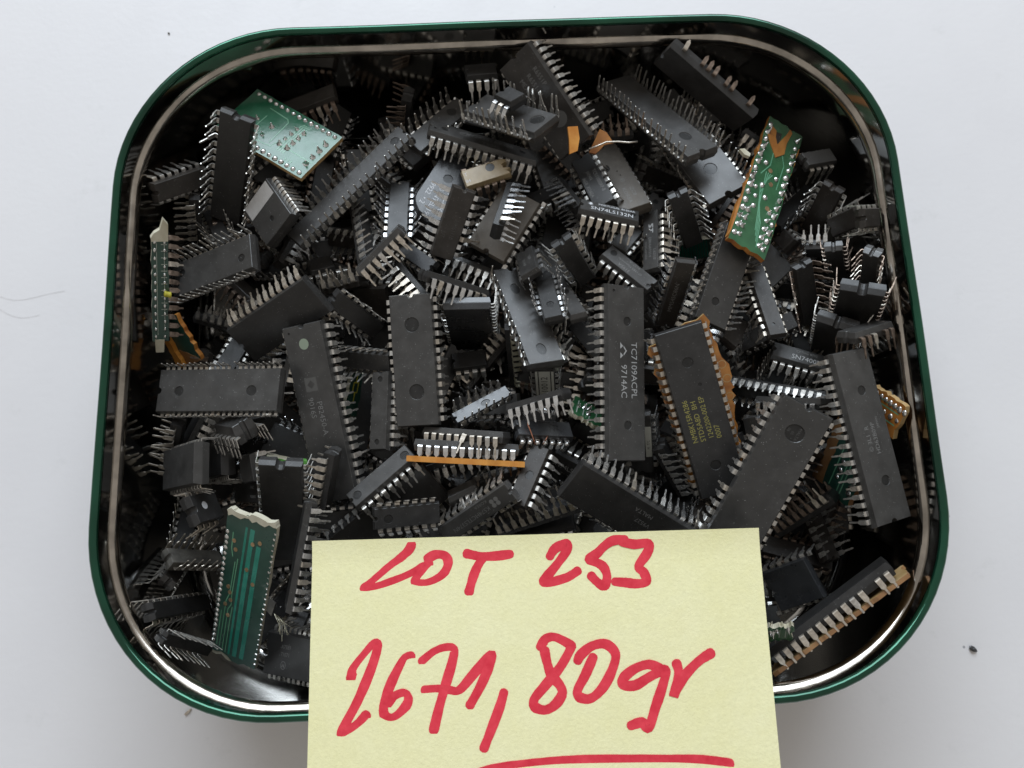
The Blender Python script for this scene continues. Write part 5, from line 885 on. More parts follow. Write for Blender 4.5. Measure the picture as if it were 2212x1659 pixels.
 (20, 'n', [-81.3, 75.5, 28.0], [0.0372, -0.2537, 0.9644, 0.2871], 'black', 'std', 'narrow black chip buried right of the dark chip seen'),
 (14, 'n', [47.1, -12.3, 10.0], [0.3645, 0.4141, -0.8292, 0.0921], 'brown', 'tan', 'narrow brownish chip buried above the dark chip with a narrow white label'),
 (16, 'n', [-51.5, -46.6, 32.0], [0.9936, 0.0559, 0.0935, 0.0295], 'black', 'std', 'narrow black chip buried left of the large dark upturned chip with white pin tips'),
 (14, 'n', [33.1, 76.8, 32.0], [0.4202, 0.9046, -0.0266, 0.0664], 'black', 'brown', 'narrow black chip buried above the warm grey chip with a round emblem'),
 (16, 'n', [68.4, 33.8, 12.0], [0.1696, -0.2277, -0.4192, 0.8635], 'brown', 'bright', 'narrow brownish chip buried left of the upturned grey chip with two dense rows'),
 (16, 'n', [22.3, -7.6, 26.0], [0.4853, -0.3967, 0.499, -0.5984], 'black', 'tan', 'narrow black chip buried above the torn green board fragment with pale frayed edges'),
 (18, 'n', [14.4, -50.5, 24.0], [0.0687, -0.5207, 0.7946, -0.2805], 'dust', 'tan', 'narrow dusty grey chip buried right of the slanting chip with brown pins standing up along'),
 (16, 'n', [-20.0, 64.3, 22.0], [0.3903, -0.1617, 0.0839, 0.9026], 'black', 'std', 'narrow black chip buried above the broken bluish chip with white printed lettering upper'),
 (14, 'n', [-75.4, 8.2, 14.0], [0.0975, 0.219, -0.4143, -0.8752], 'black', 'bright', 'narrow black chip buried below the dark chip with a dozen pale pins standing'),
 (18, 'n', [15.7, -38.8, 8.0], [0.6106, 0.1546, -0.0995, 0.7703], 'dust', 'std', 'narrow dusty grey chip buried below the small chip with grey lettering'),
 (14, 'n', [-87.2, 47.6, 30.0], [0.8646, 0.4601, 0.2009, 0.0205], 'black', 'brown', 'narrow black chip buried right of the dark chip with a fan of fine pins'),
 (20, 'n', [54.2, -13.4, 32.0], [0.4065, 0.2409, -0.3649, -0.8021], 'black', 'std', 'narrow black chip buried above the large black chip printed with four lines'),
 (16, 'n', [31.0, 47.7, 12.0], [0.3763, -0.263, -0.3825, 0.8021], 'dust', 'bright', 'narrow dusty grey chip buried below the chip printed with clear white lettering'),
 (16, 'n', [24.6, -26.5, 16.0], [0.2527, -0.2293, -0.4105, -0.8464], 'black', 'brown', 'narrow black chip buried above the small chip with grey lettering'),
 (16, 'n', [-89.1, 40.2, 20.0], [0.2221, 0.0786, 0.9316, -0.2798], 'dust', 'brown', 'narrow dusty grey chip buried right of the upturned dark grey chip with pins'),
 (20, 'n', [95.8, -47.6, 24.0], [0.4154, 0.35, -0.3129, -0.7794], 'brown', 'brown', 'narrow brownish chip buried right of the dark chip on edge with curved brown pins'),
 (14, 'n', [86.7, 24.5, 16.0], [0.2609, -0.9023, -0.3126, 0.1454], 'black', 'bright', 'narrow black chip buried above the slim dark chip with rounded pin shoulders'),
 (16, 'n', [-34.9, 36.0, 16.0], [0.7569, -0.4351, 0.0906, -0.4791], 'black', 'std', 'narrow black chip buried above the chip on edge with flat pins pointing'),
 (20, 'n', [-29.6, 14.4, 30.0], [0.1388, 0.6931, 0.6528, 0.2766], 'dust', 'bright', 'narrow dusty grey chip buried below the chip on edge with flat pins pointing'),
 (14, 'n', [64.7, 57.2, 22.0], [0.1607, 0.1046, -0.2139, -0.9567], 'brown', 'bright', 'narrow brownish chip buried above the black upturned chip with thin hooked pins'),
 (20, 'n', [-78.4, 3.1, 18.0], [0.0807, 0.3046, 0.9215, 0.2341], 'black', 'std', 'narrow black chip buried right of the wide upturned grey chip lying level with fine'),
 (24, 'w', [-85.5, 60.2, 14.0], [0.3581, 0.3556, 0.5889, 0.6315], 'dust', 'brown', 'wide dusty grey chip buried left of the stubby chip with a silvery label'),
 (16, 'n', [-69.4, 44.6, 30.0], [0.5089, 0.1886, -0.4363, -0.7177], 'brown', 'std', 'narrow brownish chip buried below the stubby chip with a silvery label'),
 (14, 'n', [-32.2, 84.8, 32.0], [0.9405, -0.3145, -0.0046, 0.1282], 'black', 'std', 'narrow black chip buried below the small chip on edge with short brownish pins'),
 (16, 'n', [35.2, 34.1, 24.0], [0.7209, -0.0386, 0.2883, -0.6291], 'brown', 'brown', 'narrow brownish chip buried left of the slanting grey chip with upside-down faint lettering'),
 (16, 'n', [13.4, 56.6, 30.0], [0.9539, -0.2237, -0.0158, 0.1993], 'black', 'std', 'narrow black chip buried left of the chip on edge with bright white pins fanning'),
 (20, 'n', [8.7, 9.5, 32.0], [0.527, 0.0112, 0.0993, 0.8439], 'brown', 'tan', 'narrow brownish chip buried below the upturned grey chip lying diagonally right of centre'),
 (14, 'n', [57.8, 15.3, 32.0], [0.4062, -0.3202, 0.5439, -0.661], 'black', 'tan', 'narrow black chip buried right of the chip with a bright white pin comb'),
 (14, 'n', [71.4, -73.1, 24.0], [0.1082, 0.0578, 0.767, -0.6372], 'brown', 'bright', 'narrow brownish chip buried left of the wide dark chip with a dull blue sheen'),
 (16, 'n', [76.9, -62.4, 16.0], [0.4524, 0.8836, 0.0062, -0.1192], 'black', 'std', 'narrow black chip buried left of the wide dark chip with a dull blue sheen'),
 (16, 'n', [-13.9, -57.4, 32.0], [0.1941, -0.5664, 0.761, -0.2468], 'black', 'tan', 'narrow black chip buried below the chip with a four-petal emblem and upside-down lettering'),
 (14, 'n', [-6.1, 34.5, 26.0], [0.8748, 0.2207, 0.0693, 0.4256], 'black', 'bright', 'narrow black chip buried left of the tiny grey chip with faint digits tipped'),
 (16, 'n', [-81.5, 57.1, 32.0], [0.1966, -0.2118, -0.801, 0.5243], 'dust', 'tan', 'narrow dusty grey chip buried left of the stubby chip with a silvery label'),
 (14, 'n', [83.3, -38.0, 28.0], [0.1286, 0.4946, -0.7991, -0.3164], 'brown', 'brown', 'narrow brownish chip buried right of the large plain black chip running under the top'),
 (16, 'n', [66.4, -19.5, 20.0], [0.0732, -0.8939, -0.3376, -0.2581], 'black', 'std', 'narrow black chip buried right of the large black chip printed with four lines'),
 (14, 'n', [-25.3, -53.2, 32.0], [0.4758, -0.1388, 0.0033, 0.8684], 'brown', 'tan', 'narrow brownish chip buried right of the black chip with rounded stubs along its top'),
 (14, 'n', [81.1, 7.3, 30.0], [0.1055, 0.9639, 0.1412, 0.2111], 'brown', 'std', 'narrow brownish chip buried below the slim dark chip with rounded pin shoulders'),
 (16, 'n', [-95.8, 21.0, 14.0], [0.1029, -0.1187, -0.8182, 0.5519], 'dust', 'std', 'narrow dusty grey chip buried right of the dark green board scrap with a bright amber'),
 (18, 'n', [37.5, 75.4, 26.0], [0.1708, -0.0898, 0.5803, -0.7903], 'black', 'std', 'narrow black chip buried left of the long upturned chip with thin vertical pins'),
 (14, 'n', [73.4, -5.3, 20.0], [0.3046, 0.9522, -0.0257, -0.0212], 'dust', 'brown', 'narrow dusty grey chip buried left of the dark chip with a fan of straight grey'),
 (20, 'n', [91.9, 14.2, 28.0], [0.2188, 0.056, 0.8386, 0.4966], 'dust', 'tan', 'narrow dusty grey chip buried below the dark upright chip with hooked pins on both'),
 (14, 'n', [-99.3, -0.7, 28.0], [0.3729, -0.44, 0.7702, -0.2736], 'brown', 'brown', 'narrow brownish chip buried left of the wide upturned grey chip lying level with fine'),
 (14, 'n', [69.1, -34.0, 30.0], [0.2221, -0.7582, 0.6022, -0.1103], 'dust', 'std', 'narrow dusty grey chip buried above the large plain black chip running under the top'),
 (16, 'n', [-48.3, 31.8, 24.0], [0.169, -0.9667, 0.1738, 0.0657], 'black', 'brown', 'narrow black chip buried right of the grey chip on its side with wavy pins'),
 (14, 'n', [-56.6, -70.0, 32.0], [0.787, -0.4528, 0.2632, -0.3262], 'dust', 'bright', 'narrow dusty grey chip buried below the chip on edge with a column'),
 (14, 'n', [-9.9, -24.1, 16.0], [0.3315, -0.8261, 0.4471, -0.0871], 'brown', 'std', 'narrow brownish chip buried right of the lower of two parallel chips on edge soldered'),
 (16, 'n', [87.3, 69.4, 32.0], [0.2474, 0.207, 0.4546, 0.8305], 'black', 'tan', 'narrow black chip buried above the long green circuit board scrap with amber edges'),
 (16, 'n', [-81.2, 69.5, 22.0], [0.1398, 0.4076, -0.9, -0.0607], 'dust', 'brown', 'narrow dusty grey chip buried above the stubby chip with a silvery label'),
 (18, 'n', [87.2, -32.7, 16.0], [0.6605, -0.14, 0.1332, 0.7256], 'brown', 'std', 'narrow brownish chip buried below the black chip on end half under the plain'),
 (14, 'n', [-57.4, 82.7, 30.0], [0.1887, -0.7792, -0.5426, 0.2536], 'black', 'bright', 'narrow black chip buried below the shaded chip with bent coppery pins sticking'),
 (14, 'n', [-98.5, -18.3, 32.0], [0.7809, -0.3423, -0.2329, 0.4677], 'black', 'std', 'narrow black chip buried right of the chip on edge with brassy pins toward'),
 (14, 'n', [-3.7, -35.4, 32.0], [-0.0061, -0.1571, 0.8972, 0.4128], 'dust', 'tan', 'narrow dusty grey chip buried left of the dark chip with a ring mark and embossed'),
 (16, 'n', [43.5, -31.0, 10.0], [0.223, -0.8785, 0.3916, 0.1638], 'brown', 'brown', 'narrow brownish chip buried below the dark chip with a narrow white label'),
 (14, 'n', [45.2, 19.4, 32.0], [0.2004, -0.9663, -0.156, -0.0001], 'black', 'std', 'narrow black chip buried left of the chip with a bright white pin comb'),
 (16, 'n', [93.9, 49.3, 30.0], [0.0181, -0.3613, 0.8781, -0.283], 'black', 'bright', 'narrow black chip buried left of the brown-black upturned chip with pale pins'),
 (14, 'n', [10.1, -19.2, 16.0], [0.6802, 0.0595, -0.0409, -0.7294], 'black', 'brown', 'narrow black chip buried right of the black chip with a copper repair wire across'),
 (20, 'n', [-37.6, 71.5, 14.0], [0.2011, -0.0415, 0.3844, -0.9016], 'black', 'tan', 'narrow black chip buried above the black upright chip with twisted bright pins'),
 (14, 'n', [-91.9, 20.2, 8.0], [0.0439, -0.2834, -0.9626, 0.0371], 'dust', 'std', 'narrow dusty grey chip buried left of the dark chip with a dozen pale pins standing'),
 (14, 'n', [-46.8, 34.4, 16.0], [0.0641, -0.6646, -0.7395, 0.0204], 'black', 'std', 'narrow black chip buried above the dull brown chip low between the dark upturned'),
 (16, 'n', [91.9, 7.1, 24.0], [0.0836, 0.6778, 0.7017, -0.2279], 'black', 'tan', 'narrow black chip buried above the small chip with white numerals'),
 (20, 'n', [33.0, 20.8, 12.0], [0.9243, 0.134, -0.0068, -0.3573], 'brown', 'brown', 'narrow brownish chip buried above the dark narrow chip low beside the pins'),
 (16, 'n', [-34.0, 76.0, 30.0], [0.0521, 0.8808, -0.4196, 0.1425], 'black', 'std', 'narrow black chip buried right of the long bluish upturned chip running diagonally'),
 (14, 'n', [-56.0, 43.5, 24.0], [0.9803, 0.1525, 0.0981, 0.0788], 'black', 'bright', 'narrow black chip buried left of the chip on edge with flat pins pointing'),
 (16, 'n', [-82.9, -63.7, 16.0], [0.2534, 0.1083, -0.1674, 0.9467], 'black', 'std', 'narrow black chip buried left of the chip on edge with a column'),
 (18, 'n', [-53.8, -23.4, 16.0], [0.5992, 0.2411, -0.0672, 0.7605], 'dust', 'bright', 'narrow dusty grey chip buried above the chip on edge with seven pale pins pointing'),
 (18, 'n', [-4.9, 76.0, 22.0], [0.1574, 0.9381, 0.31, 0.0123], 'brown', 'std', 'narrow brownish chip buried below the long slim chip with faint white lettering'),
 (14, 'n', [27.4, 84.1, 32.0], [0.1001, 0.161, -0.9421, -0.2724], 'dust', 'std', 'narrow dusty grey chip buried right of the shaded brown-black chip with three lines'),
 (16, 'n', [-48.6, 63.0, 32.0], [0.1421, -0.6445, -0.7472, 0.0654], 'black', 'tan', 'narrow black chip buried left of the black upright chip with twisted bright pins'),
 (16, 'n', [62.4, 23.6, 26.0], [0.0173, -0.1246, -0.8328, 0.1546], 'dust', 'brown', 'narrow dusty grey chip buried left of the upturned grey chip with two dense rows'),
 (14, 'n', [47.8, -33.9, 28.0], [0.2513, 0.8179, -0.3013, -0.4195], 'black', 'std', 'narrow black chip buried right of the dark chip with a narrow white label'),
 (16, 'n', [26.5, -11.3, 12.0], [0.5525, 0.3165, -0.3068, -0.7074], 'black', 'bright', 'narrow black chip buried right of the torn green board fragment with pale frayed edges'),
 (14, 'n', [-61.8, 66.6, 26.0], [0.1154, -0.755, -0.6345, 0.0837], 'black', 'brown', 'narrow black chip buried left of the long bluish upturned chip running diagonally'),
 (14, 'n', [2.1, 86.9, 16.0], [0.1533, 0.1776, 0.1841, -0.9546], 'black', 'std', 'narrow black chip buried below the upturned grey chip with needle-thin vertical pins'),
 (14, 'n', [-18.5, 33.2, 24.0], [0.8574, -0.0636, -0.0718, 0.5056], 'dust', 'bright', 'narrow dusty grey chip buried above the dark chip on its side with mirror-bright pin'),
 (16, 'n', [-24.5, -46.2, 20.0], [0.0078, -0.7186, -0.5824, -0.0849], 'dust', 'std', 'narrow dusty grey chip buried below the small grey chip with long curved pins'),
 (18, 'n', [-2.4, -37.0, 24.0], [0.1618, -0.1146, 0.913, 0.361], 'brown', 'bright', 'narrow brownish chip buried left of the dark chip with a ring mark and embossed'),
 (14, 'n', [-10.6, 64.1, 26.0], [0.3697, -0.1864, -0.9057, -0.0942], 'black', 'std', 'narrow black chip buried left of the short broken chip with a tan reflection on top'),
 (14, 'n', [3.4, 42.1, 20.0], [0.3009, -0.9479, 0.0104, 0.1041], 'black', 'bright', 'narrow black chip buried above the tiny grey chip with faint digits tipped'),
 (14, 'n', [32.0, -33.1, 30.0], [0.3702, -0.7079, 0.566, -0.2054], 'black', 'std', 'narrow black chip buried below the dark chip with a narrow white label'),
 (14, 'n', [74.9, -19.4, 20.0], [0.7083, 0.2542, -0.3217, -0.5746], 'black', 'std', 'narrow black chip buried left of the black chip on end half under the plain'),
 (14, 'n', [98.0, -18.9, 32.0], [0.0089, 0.0004, -0.4064, 0.5956], 'dust', 'std', 'narrow dusty grey chip buried right of the chip on its side with white downward pins'),
 (18, 'n', [-7.7, 3.8, 20.0], [0.2932, -0.2945, 0.647, -0.6393], 'brown', 'tan', 'narrow brownish chip buried right of the small dark chip low between the central chip'),
 (14, 'n', [-27.2, 81.3, 20.0], [0.3584, -0.2596, 0.1391, 0.8859], 'black', 'brown', 'narrow black chip buried below the bluish upturned sixteen-pin chip behind the long slim'),
 (16, 'n', [-70.5, -70.8, 10.0], [0.6639, 0.1341, -0.2262, -0.7001], 'black', 'std', 'narrow black chip buried below the chip on edge with a column'),
 (16, 'n', [26.3, 28.9, 12.0], [0.2231, 0.001, -0.1481, 0.964], 'dust', 'brown', 'narrow dusty grey chip buried right of the narrow grey chip with a ringed mark'),
 (16, 'n', [-2.0, -8.8, 8.0], [0.2829, 0.0528, -0.0233, 0.9579], 'brown', 'std', 'narrow brownish chip buried left of the dark slanting chip on its side'),
 (14, 'n', [21.1, 0.9, 12.0], [0.0354, 0.8769, 0.3958, -0.0017], 'black', 'std', 'narrow black chip buried right of the chip with a white paper label of black'),
 (14, 'n', [-66.7, 15.6, 14.0], [0.0012, 0.3017, 6.5594, -0.5137], 'dust', 'tan', 'narrow dusty grey chip buried right of the dark chip with a dozen pale pins standing'),
 (14, 'n', [-12.1, -24.4, 10.0], [0.1632, 0.4305, -0.8087, -0.3648], 'brown', 'brown', 'narrow brownish chip buried below the upper of two parallel chips on edge'),
 (14, 'n', [24.0, -55.1, 14.0], [0.0176, -0.7815, 0.6013, -0.0948], 'dust', 'std', 'narrow dusty grey chip buried left of the large dark chip with bright upright pins along'),
 (16, 'n', [-23.4, 43.2, 14.0], [0.6749, 0.0853, 0.1339, 0.7207], 'black', 'std', 'narrow black chip buried right of the half-buried satin chip left of centre'),
 (16, 'n', [38.5, -44.3, 14.0], [0.2976, 0.5587, -0.6555, -0.4122], 'dust', 'std', 'narrow dusty grey chip buried above the large dark chip with bright upright pins along'),
 (14, 'n', [42.6, 42.9, 12.0], [0.8109, -0.0976, 0.0395, -0.5756], 'brown', 'brown', 'narrow brownish chip buried above the slanting grey chip with upside-down faint lettering'),
 (14, 'n', [8.7, 44.5, 14.0], [0.4992, 0.2202, 0.3143, 0.777], 'black', 'std', 'narrow black chip buried left of the wide dusty dark chip lying low behind'),
 (20, 'n', [-70.7, -56.1, 14.0], [0.9907, -0.0605, -0.1094, 0.0529], 'black', 'bright', 'narrow black chip buried below the black chip with a half-round notch'),
 (16, 'n', [-41.3, -32.8, 12.0], [0.9725, 0.2077, 0.1048, -0.0066], 'black', 'tan', 'narrow black chip buried right of the slanting grey chip with a ring mark'),
 (18, 'n', [69.1, -80.6, 14.0], [0.1016, 0.0352, -0.9979, 0.0319], 'black', 'bright', 'narrow black chip buried left of the torn board fragment with frayed white fibres'),
 (20, 'n', [86.3, -51.4, 14.0], [0.1192, 0.9233, -0.3509, -0.1158], 'black', 'tan', 'narrow black chip buried left of the dark chip on edge with curved brown pins'),
 (18, 'n', [101.5, 6.9, 6.0], [0.0803, -0.6695, -0.7293, 0.0937], 'black', 'std', 'narrow black chip buried left of the dark chip on end with a grey upper'),
 (16, 'n', [-39.7, -25.5, 8.0], [0.007, -1.2069, 0.3337, 0.0656], 'dust', 'bright', 'narrow dusty grey chip buried above the slanting grey chip with a ring mark'),
 (18, 'n', [94.5, 2.6, 10.0], [0.6538, -0.1309, -0.198, 0.7185], 'brown', 'bright', 'narrow brownish chip buried left of the small chip with white numerals'),
 (14, 'n', [1.1, -29.3, 8.0], [0.2632, -0.9376, -0.2255, -0.028], 'black', 'std', 'narrow black chip buried above the dark chip with a ring mark and embossed'),
 (16, 'n', [-94.0, 11.2, 6.0], [0.9187, 0.2754, -0.0897, -0.2684], 'dust', 'tan', 'narrow dusty grey chip buried above the grey chip end with a sloping top'),
 (20, 'n', [92.6, -9.5, 12.0], [0.5498, -0.1328, 0.3522, -0.7457], 'brown', 'tan', 'narrow brownish chip buried above the chip on its side with white downward pins'),
 (14, 'n', [35.0, 34.2, 10.0], [0.0241, -0.055, -0.1279, -1.0245], 'black', 'brown', 'narrow black chip buried left of the slanting grey chip with upside-down faint lettering'),
 (14, 'n', [-91.3, -40.9, 14.0], [0.9734, 0.1251, 0.0638, 0.1808], 'dust', 'brown', 'narrow dusty grey chip buried left of the dark chip with tiny white letters'),
 (14, 'n', [11.3, -17.6, 14.0], [0.0151, 0.6891, -0.8193, -0.0315], 'brown', 'std', 'narrow brownish chip buried right of the black chip with a copper repair wire across')]
_fb, _fp = {}, {}
for n, w, loc, q, mk, pk, label in FILL:
    W = {'n': 6.4, 'w': 13.6}[w]; L = n / 2 * 2.54 + 1.5; h = 3.4 if w == 'n' else 3.9
    if (n, w, mk) not in _fb: _fb[(n, w, mk)] = body_mesh(L, W, h, .9, [], [], m=M[mk])
    if (n, w, pk) not in _fp:
        r = random.Random(n * 3 + len(pk)); vs, fs = [], []
        for s in (1, -1):
            for k in range(n // 2):
                src = pin_mesh(2.54, r.choice((5, 10, 16)), r.choice((2.9, 2.9, 1.4)), pk); b = len(vs)
                x = (k - (n / 2 - 1) / 2) * 2.54
                vs += [(v.co.x / S * s + x, v.co.y / S * s + s * W / 2, v.co.z / S) for v in src.vertices]
                fs += [tuple(b + j for j in p.vertices) for p in src.polygons]
        _fp[(n, w, pk)] = pydata('pins', vs, fs, P[pk])
    t = tag(thing('buried_chip', loc, q), label, 'chip', 'chips buried deep in the tin')
    mesh_obj('body', _fb[(n, w, mk)], t)
    mesh_obj('pins', _fp[(n, w, pk)], t)['kind'] = 'stuff'
# ------------------------------------------------------------------ small scraps among the chips and on the table
def scrap(name, pts, th, m, label, cat):
    c = [sum(p[k] for p in pts) / len(pts) for k in range(3)]
    o = mesh_obj(name, prism(name, [(p[0] - c[0], p[1] - c[1]) for p in pts], -th, 0, m), None, tuple(v * S for v in c))
    return tag(o, label, cat)
scrap('amber_flake', [[18.39, 64.7, 59.0], [21.43, 64.96, 59.0], [21.99, 61.44, 59.0], [21.39, 57.79, 59.0], [18.99, 56.78, 59.0], [18.86, 60.82, 59.0]], 1.2, G['bright'], 'bright orange flake of board among the chips at the back, right of centre', 'board flake').rotation_euler = (.3, .1, 0)
scrap('amber_flake', [[25.74, 62.42, 49.0], [27.89, 66.36, 49.0], [29.47, 69.38, 49.0], [31.51, 68.15, 49.0], [33.41, 64.82, 49.0], [30.57, 64.35, 49.0], [29.09, 62.87, 49.0], [27.62, 61.78, 49.0]], 1.2, G['amber'], 'orange-brown broken flake at the top end of the emblem chip', 'board flake').rotation_euler = (.2, -.1, 0)
scrap('board_crumb', [[70.69, 58.79, 54.0], [72.52, 59.29, 54.0], [74.12, 57.36, 54.0], [73.41, 56.08, 54.0], [71.76, 56.7, 54.0]], 1.0, G['cream'], 'pale green-white crumb beside the amber-edged board', 'board crumb').rotation_euler = (-.3, .3, 0)
scrap('grey_crumb', [[-73.25, -67.96, 45.0], [-71.67, -67.24, 45.0], [-68.82, -69.66, 45.0], [-69.92, -73.09, 45.0], [-72.39, -70.31, 45.0]], 1.2, M['dirty'], 'grey ragged crumb next to the teal-traced board strip', 'crumb')
tag(mesh_obj('thin_wire', tube('thin_wire', [[25.42, 61.59, 52.0], [28.06, 62.43, 52.0], [30.9, 63.65, 52.0], [34.36, 63.64, 52.0], [37.8, 63.22, 52.0], [40.41, 63.43, 52.0]], .28, P['tan'])), 'single thin bent brass wire lying across the orange-brown flake', 'wire')
r = random.Random(4)
fr = thing('frayed_wire', (0, 0, 0)); tag(fr, 'small frayed bunch of fine yellowish wire strands beside the grey crumb', 'wire')
sp = [[-69.22, -72.59, 44.0], [-67.37, -74.78, 44.0], [-66.71, -77.49, 44.0], [-66.17, -75.21, 44.0], [-64.61, -73.53, 44.0]]
for k in range(9):
    e = [(p[0] + r.gauss(0, .5 * i), p[1] + r.gauss(0, .5 * i), p[2] + r.gauss(0, .4)) for i, p in enumerate(sp[:3])]
    mesh_obj('strand', tube('strand', e, .09, P['cream'], 4), fr)
CR = [[147.0, -93.8, 0.0], [-108.57, -104.03, 0.0], [-127.65, 143.49, 0.0], [71.8, 140.55, 0.0], [-182.69, 122.22, 0.0], [156.01, 6.4, 0.0], [171.26, 40.5, 0.0], [-167.21, 52.7, 0.0]]
CR = CR[:3]
crumbs = [('blue-grey metal crumb on the table right of the tin', (1.3, .8, .7)), ('small dark splinter on the table below the lower left corner of the tin', (1.5, .5, .4)), ('dark speck on the table above the upper left of the tin', (.5, .42, .3)),
          ('tiny dark speck on the table above the tin', (.5, .4, .3)), ('tiny speck on the table at the far left edge', (.4, .35, .25)), ('tiny brown speck on the table right of the tin, level with its middle', (.4, .3, .25)), ('tiny speck on the table right of the tin, upper half', (.35, .3, .25)), ('tiny speck on the table left of the tin', (.35, .3, .2))]
for i, (p, (lb, s)) in enumerate(zip(CR, crumbs)):
    bm = bmesh.new(); bmesh.ops.create_icosphere(bm, subdivisions=2, radius=1)
    r = random.Random(i)
    for v in bm.verts:
        f = 1 + r.uniform(-.28, .2); v.co = Vector((v.co.x * s[0] * f * S, v.co.y * s[1] * f * S, (v.co.z * s[2] * f + s[2] * .8) * S))
    o = mesh_obj('crumb', from_bm('crumb', bm, P['tan'] if i == 1 else M['dirty'] if i else M['satin']), None, (p[0] * S, p[1] * S, 0))
    o.rotation_euler = (0, 0, i * 1.3 - .6); tag(o, lb, 'crumb')
hm = mat('hair', (0.5, 0.48, 0.46), .6)
for p, lb in zip([[[-182.49, 39.11, 0.2], [-179.92, 38.15, 0.2], [-177.06, 37.52, 0.2], [-174.09, 37.59, 0.2], [-170.03, 38.31, 0.2], [-165.17, 39.53, 0.2], [-159.45, 40.37, 0.2]], [[-182.02, 34.24, 0.2], [-179.4, 32.59, 0.2], [-176.83, 31.46, 0.2], [-174.31, 30.85, 0.2], [-171.52, 30.93, 0.2], [-167.8, 31.65, 0.2]]], ('upper of two fine dark hairs on the table at the left', 'lower of two fine dark hairs on the table at the left')):
    tag(mesh_obj('hair', tube('hair', p, .03, hm, 4)), lb, 'hair')
# ------------------------------------------------------------------ the paper note
NC = [[-54.57, -53.72], [62.5, -54.52], [60.57, -112.06], [-53.66, -107.95]]
def npt(u, v, dz=0.0):
    tl, tr, br, bl = NC
    x = (tl[0] * (1 - u) + tr[0] * u) * (1 - v) + (bl[0] * (1 - u) + br[0] * u) * v
    y = (tl[1] * (1 - u) + tr[1] * u) * (1 - v) + (bl[1] * (1 - u) + br[1] * u) * v
    k = max(0.0, (.14 - v) / .14)
    return (x, y, 62.5 + 6 * v + 0.8 * k * k + dz)
def note_material():
    m = mat('yellow_paper', (0.8, 0.77, 0.45), .85, spec=.25)
    p = m.node_tree.nodes['Principled BSDF']
    v = coords(m, False)
    c = ramp(m, noise(m, v, 55.0, 6.0, .7), [(.3, (.90, .85, .475)), (.7, (.95, .905, .56))])
    fib = ramp(m, noise(m, v, 900.0, 4.0, .75), [(.35, (.93, .93, .93)), (.65, (1, 1, 1))])
    c = mix(m, 1.0, c, fib, 'MULTIPLY')
    st = ramp(m, noise(m, v, 28.0, 5.0, .65), [(.58, (0, 0, 0)), (.78, (.35, .35, .35))])
    c = mix(m, st, c, (.80, .72, .36))
    lk(m, c, p.inputs['Base Color'])
    bump(m, noise(m, v, 1300.0, 5.0, .7), .5, .0003)
    return m
nu, nv = 30, 90
vs, fs = [], []
for lay in (0.15, -0.15):
    for j in range(nv + 1):
        for i in range(nu + 1): vs.append(npt(i / nu, j / nv * 1.36, lay))
q = (nu + 1) * (nv + 1)
for j in range(nv):
    for i in range(nu):
        a = j * (nu + 1) + i
        fs.append((a + nu + 1, a + nu + 2, a + 1, a)); fs.append((q + a, q + a + 1, q + a + nu + 2, q + a + nu + 1))
bd = [i for i in range(nu)] + [nu + j * (nu + 1) for j in range(nv)] + [nv * (nu + 1) + nu - i for i in range(nu)] + [(nv - j) * (nu + 1) for j in range(nv)]
for k in range(len(bd)):
    a, b = bd[k], bd[(k + 1) % len(bd)]
    fs.append((a, b, q + b, q + a))
note = thing('paper_note', (0, 0, 0)); tag(note, 'pale yellow paper note with red handwriting resting on the near rim of the tin', 'note')
mesh_obj('sheet', pydata('sheet', vs, fs, note_material(), smooth=False), note)
ink = mat('red_marker_ink', (.60, .03, .055), .7, spec=.3)
iv = coords(ink, False)
lk(ink, ramp(ink, noise(ink, iv, 260.0, 5.0, .7), [(.3, (.68, .025, .05)), (.7, (.86, .065, .095))]), ink.node_tree.nodes['Principled BSDF'].inputs['Base Color'])
def catmull(p, k=6):
    out = []
    for i in range(len(p) - 1):
        a, b, c, d = p[max(0, i - 1)], p[i], p[i + 1], p[min(len(p) - 1, i + 2)]
        for s in range(k):
            t = s / k
            out.append(tuple(.5 * (2 * b[j] + (c[j] - a[j]) * t + (2 * a[j] - 5 * b[j] + 4 * c[j] - d[j]) * t * t + (3 * b[j] - a[j] - 3 * c[j] + d[j]) * t ** 3) for j in range(2)))
    return out + [tuple(p[-1])]
SW = 2.4
NAMES = {1: 'lot_lettering', 2: 'weight_lettering', 3: 'underline'}
